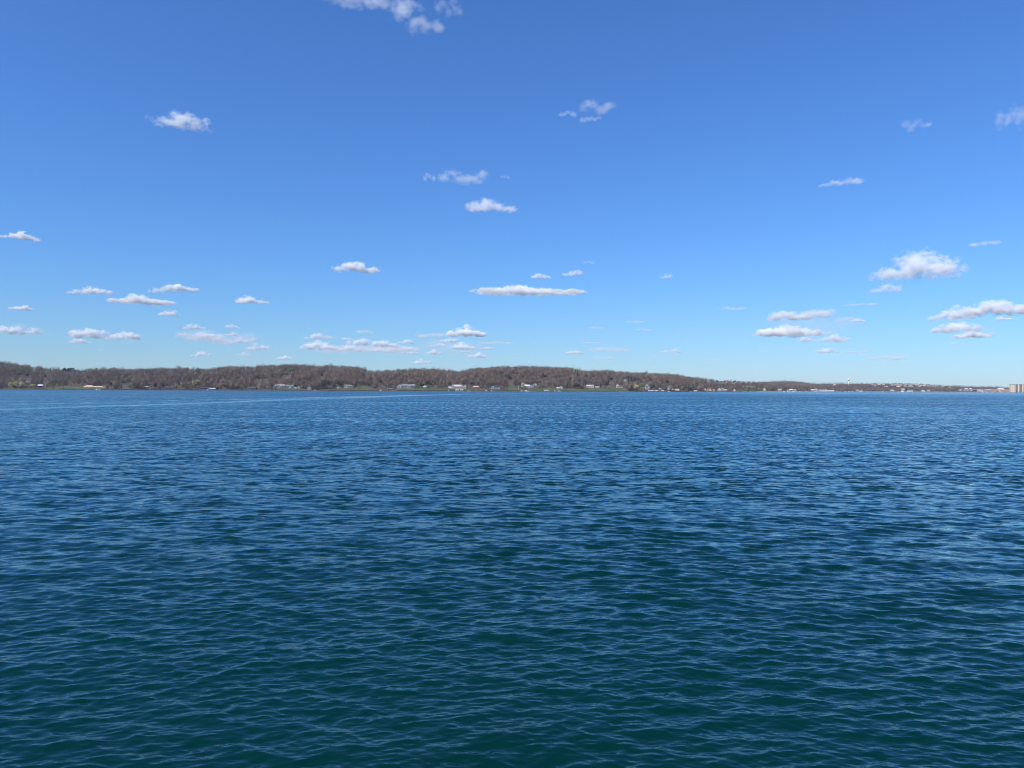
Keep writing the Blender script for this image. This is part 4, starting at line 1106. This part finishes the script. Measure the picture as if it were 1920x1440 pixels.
cloud(596, 806, -30, 34, 'w', 'large ragged cloud cut off by the top edge, left of centre', tau=2.4)
cloud(730, 836, 4, 70, 'w', 'ragged tail hanging below the large cloud at the top edge', tau=2.0)
cloud(815, 872, -8, 42, 'w', 'thin wisp at the right end of the large top cloud', tau=1.0)
cloud(294, 388, 198, 246, 'c', 'lone puffy white cloud high in the upper left sky', peak=.62, tau=4.0)
cloud(272, 287, 212, 228, 'w', 'tiny wisp just left of the lone puffy upper left cloud', tau=1.2)
cloud(1084, 1158, 178, 218, 'w', 'ragged wisp high in the sky right of centre', tau=1.1)
cloud(1048, 1084, 204, 224, 'w', 'tiny wisp below left of the ragged high wisp', tau=1.3)
cloud(1088, 1128, 212, 232, 'w', 'tiny wisp directly under the ragged high wisp', tau=1.1)
cloud(1872, 1940, 172, 240, 'w', 'pale ragged cloud cut by the right edge high up', tau=1.3)
cloud(1694, 1746, 220, 248, 'w', 'faint smudge of cloud high up left of the right edge wisp', tau=.9)
cloud(816, 922, 308, 350, 'w', 'two lobed ragged wisp above the centre', tau=1.7)
cloud(793, 818, 322, 344, 'w', 'small hook of cloud left of the two lobed wisp', tau=1.6)
cloud(936, 958, 326, 340, 'w', 'small faint puff right of the two lobed wisp', tau=1.0)
cloud(878, 966, 368, 400, 'c', 'flat based cloud under the two lobed wisp', peak=.35, tau=3.0)
cloud(1536, 1614, 329, 350, 'c', 'thin lens shaped cloud alone in the right sky', peak=.6, tau=1.5)
cloud(8, 70, 432, 451, 'c', 'small lens cloud near the left edge', peak=.5, tau=6)
cloud(626, 708, 486, 512, 'c', 'plump white cloud alone left of centre', peak=.5)
cloud(1808, 1882, 448, 466, 's', 'faint pinkish streak above the big right hand cloud', tau=1.0)
cloud(1650, 1788, 464, 526, 'c', 'largest heaped white cloud, on the right', peak=.6)
cloud(1636, 1686, 528, 549, 'c', 'small pale cloud below the largest heaped cloud', peak=.6, tau=3)
cloud(892, 1092, 531, 556, 'c', 'long thin flat cloud above the centre hills', peak=.4, tau=7)
cloud(996, 1032, 511, 523, 'c', 'small flat cloud above the long thin cloud', peak=.3, tau=3.5)
cloud(1054, 1092, 503, 518, 'c', 'small puff above the right end of the long thin cloud', peak=.7, tau=3.5)
cloud(1088, 1120, 487, 497, 's', 'faint streak up right of the small puff over the long cloud', tau=.6)
cloud(1238, 1260, 511, 523, 'c', 'tiny lone cloud between the long cloud and the right group', peak=.6, tau=2.5)
cloud(128, 164, 538, 552, 'c', 'left half of the joined pair of clouds at left', tau=4)
cloud(160, 208, 534, 552, 'c', 'right taller half of the joined pair of clouds at left', peak=.2)
cloud(212, 320, 550, 572, 'c', 'wide flat cloud right of the joined pair at left', peak=.48, tau=7)
cloud(278, 310, 535, 550, 'c', 'small tilted cloud above the wide flat left cloud', peak=.65, tau=4)
cloud(312, 370, 529, 547, 'c', 'pointed cloud up right of the wide flat left cloud', peak=.25)
cloud(444, 502, 553, 570, 'c', 'two humped small cloud right of the left cloud group', peak=.35, tau=6)
cloud(18, 58, 570, 582, 'c', 'thin bright cloud low by the left edge', peak=.6, tau=5)
cloud(300, 338, 578, 593, 'c', 'small oval cloud under the wide flat left cloud', peak=.5, tau=6)
cloud(-8, 42, 606, 626, 'c', 'bright cloud cut by the left edge low over the hills', peak=.6)
cloud(42, 78, 614, 627, 'c', 'small cloud right of the one cut by the left edge', peak=.6, tau=5)
cloud(134, 212, 612, 634, 'c', 'bright humped cloud low at left with a long tail', peak=.35)
cloud(200, 260, 620, 637, 'c', 'right end of the long tailed low left cloud', peak=.65, tau=6)
cloud(130, 168, 632, 644, 'c', 'thin cloud under the long tailed low left cloud', tau=4)
cloud(182, 200, 652, 660, 's', 'tiny faint streak low over the left hills', tau=1.0)
cloud(344, 382, 605, 618, 'c', 'small bright cloud over the hazy left patchwork', tau=4)
cloud(424, 450, 606, 616, 'c', 'tiny cloud above the right part of the hazy patchwork', peak=.3, tau=3)
cloud(330, 420, 618, 644, 'w', 'left hazy sheet of the low patchwork clouds', tau=2.2)
cloud(400, 484, 628, 650, 'w', 'right hazy sheet of the low patchwork clouds', tau=2.2)
cloud(360, 394, 656, 669, 'c', 'small bright cloud low under the hazy patchwork', peak=.6, tau=4)
cloud(446, 470, 658, 668, 'c', 'tiny cloud low right under the hazy patchwork', tau=3)
cloud(462, 504, 640, 657, 'c', 'slanting bright cloud at the right end of the patchwork', peak=.6, tau=4)
cloud(518, 550, 665, 674, 'c', 'small low cloud between patchwork and centre cluster', tau=4)
cloud(568, 632, 635, 656, 'c', 'bright heaped cloud leftmost of the low centre cluster', peak=.45)
cloud(573, 624, 623, 636, 'c', 'flat pale cloud above the leftmost cluster cloud', tau=3)
cloud(630, 676, 643, 659, 'c', 'rounded cloud second from left in the low centre cluster', tau=4)
cloud(648, 692, 629, 648, 'c', 'humped cloud above the second low cluster cloud', peak=.65, tau=6)
cloud(662, 708, 617, 628, 's', 'thin streak topmost in the low centre cluster', tau=1.8)
cloud(696, 748, 635, 651, 'c', 'rounded bright cloud in the middle of the low cluster', peak=.4, tau=6)
cloud(698, 798, 645, 665, 'w', 'broad torn sheet in the middle of the low cluster', tau=2.6)
cloud(770, 844, 621, 636, 's', 'pale flat streak left of the brightest cluster cloud', tau=1.8)
cloud(822, 858, 631, 643, 'c', 'small cloud under the pale flat streak of the cluster', peak=.7, tau=4)
cloud(838, 910, 610, 631, 'c', 'brightest heaped cloud of the low centre cluster', peak=.45, tau=12)
cloud(846, 894, 641, 656, 'c', 'small bright cloud below the brightest cluster cloud', peak=.25, tau=6)
cloud(798, 830, 652, 665, 'c', 'tiny bright cloud low in the right of the cluster', tau=5)
cloud(874, 912, 660, 671, 'c', 'small low cloud at the right foot of the cluster', peak=.6, tau=5)
cloud(772, 808, 671, 682, 'c', 'lowest small cloud just above the centre hill', tau=5)
cloud(916, 950, 637, 648, 's', 'faint streak right of the low centre cluster', tau=.9)
for i, b_ in enumerate([(888, 978, 639, 648), (955, 980, 667, 673), (993, 1015, 641, 647), (1085, 1136, 640, 646), (1098, 1138, 611, 619), (1104, 1162, 667, 674), (1164, 1218, 600, 607), (1188, 1228, 615, 623),
                        (1212, 1244, 666, 672), (1316, 1358, 672, 679), (1340, 1410, 573, 584), (1381, 1402, 636, 642), (1415, 1439, 648, 655), (1463, 1490, 650, 657), (1570, 1652, 567, 575)]):
    cloud(*b_, 's', '%s faint grey streak from the left in the pale sky right of centre' % ORD[i], tau=.8, group='faint grey streaks')
cloud(556, 800, 638, 668, 's', 'broad thin grey veil joining the low centre cluster', tau=.9)
cloud(318, 510, 612, 654, 's', 'broad thin veil behind the low left patchwork clouds', tau=.7)
cloud(1416, 1640, 576, 640, 's', 'broad thin veil behind the right cloud group', tau=.6)
cloud(1738, 1876, 596, 640, 's', 'thin grey veil around the right edge bank', tau=.6)
cloud(-20, 90, 600, 634, 's', 'thin veil around the low clouds at the left edge', tau=.5)
cloud(760, 930, 628, 672, 's', 'thin veil around the right part of the centre cluster', tau=.6)
cloud(1058, 1094, 655, 664, 'c', 'small white cloud low over the hill right of centre', tau=4)
cloud(1090, 1190, 646, 664, 's', 'grey flat sheet right of the small low white cloud', tau=1.1)
cloud(1238, 1276, 652, 662, 'c', 'little low cloud midway between centre and right groups', peak=.7, tau=2.5)
cloud(1438, 1562, 578, 606, 'w', 'broken pinkish upper bank of the right cloud group', tau=3.4)
cloud(1420, 1548, 606, 632, 'c', 'bright long cloud of the right group', peak=.4, tau=9)
cloud(1534, 1594, 624, 641, 'c', 'small rounded cloud right of the bright long one', tau=4)
cloud(1488, 1528, 629, 643, 's', 'grey puff under the bright long cloud', tau=1.6)
cloud(1530, 1570, 649, 662, 'c', 'small white cloud low under the right group', peak=.4, tau=5)
cloud(1556, 1626, 592, 607, 's', 'pale grey trailing end of the right group', tau=1.0)
cloud(1566, 1644, 655, 665, 's', 'flat grey streak right of the small low white cloud at right', tau=.9)
cloud(1612, 1708, 665, 677, 's', 'lowest long grey streak over the right town', tau=1.1)
cloud(1748, 1824, 571, 601, 'c', 'steep bright cloud left end of the right edge bank', peak=.55)
cloud(1814, 1940, 558, 591, 'c', 'long bright cloud bank cut by the right edge', peak=.45)
cloud(1750, 1830, 600, 624, 'c', 'shaded cloud below the right edge bank', peak=.6, tau=6)
cloud(1792, 1856, 618, 634, 'c', 'flat oval cloud lowest of the right edge bank', tau=7)
cloud(1778, 1812, 640, 650, 's', 'small faint cloud under the flat oval one at right', tau=1.5)

FRAG = [('low left patchwork', [(336, 364, 621, 631), (370, 404, 624, 633), (398, 430, 632, 641), (420, 446, 622, 630), (438, 466, 633, 643), (476, 502, 646, 655)]),
        ('low centre cluster', [(640, 662, 630, 639), (684, 712, 650, 660), (716, 748, 652, 662), (744, 776, 636, 645), (752, 786, 655, 664), (806, 836, 642, 650), (862, 884, 655, 662), (900, 926, 648, 656)]),
        ('right cloud group', [(1440, 1472, 590, 602), (1482, 1526, 584, 600), (1500, 1530, 632, 641), (1556, 1584, 634, 642), (1596, 1622, 596, 604)]),
        ('right edge bank', [(1762, 1786, 606, 616), (1836, 1862, 622, 631), (1868, 1900, 592, 601)])]
for where, boxes in FRAG:
    for i, b_ in enumerate(boxes):
        cloud(*b_, 'c', '%s small cloud fragment from left within the %s' % (ORD[i], where), peak=.3 + .4 * (i % 2), tau=3.6, group='cloud fragments in the ' + where)

# ------------------------------------------------------------------ haze over the lake
bm = bmesh.new(); add_box(bm, -7600, 7600, -7600, 7600, -40, 118)
hz = bpy.data.materials.new('haze_air'); hz.use_nodes = True
nt = hz.node_tree; nt.nodes.clear()
ho = nt.nodes.new('ShaderNodeOutputMaterial'); hv = nt.nodes.new('ShaderNodeVolumePrincipled')
hv.inputs['Color'].default_value = (0.80, 0.88, 1.0, 1); hv.inputs['Density'].default_value = 0.000034
nt.links.new(hv.outputs[0], ho.inputs['Volume'])
tag(link('haze', bm_mesh('haze', bm), hz), 'thin pale haze in the air over the lake', 'haze', kind='stuff')
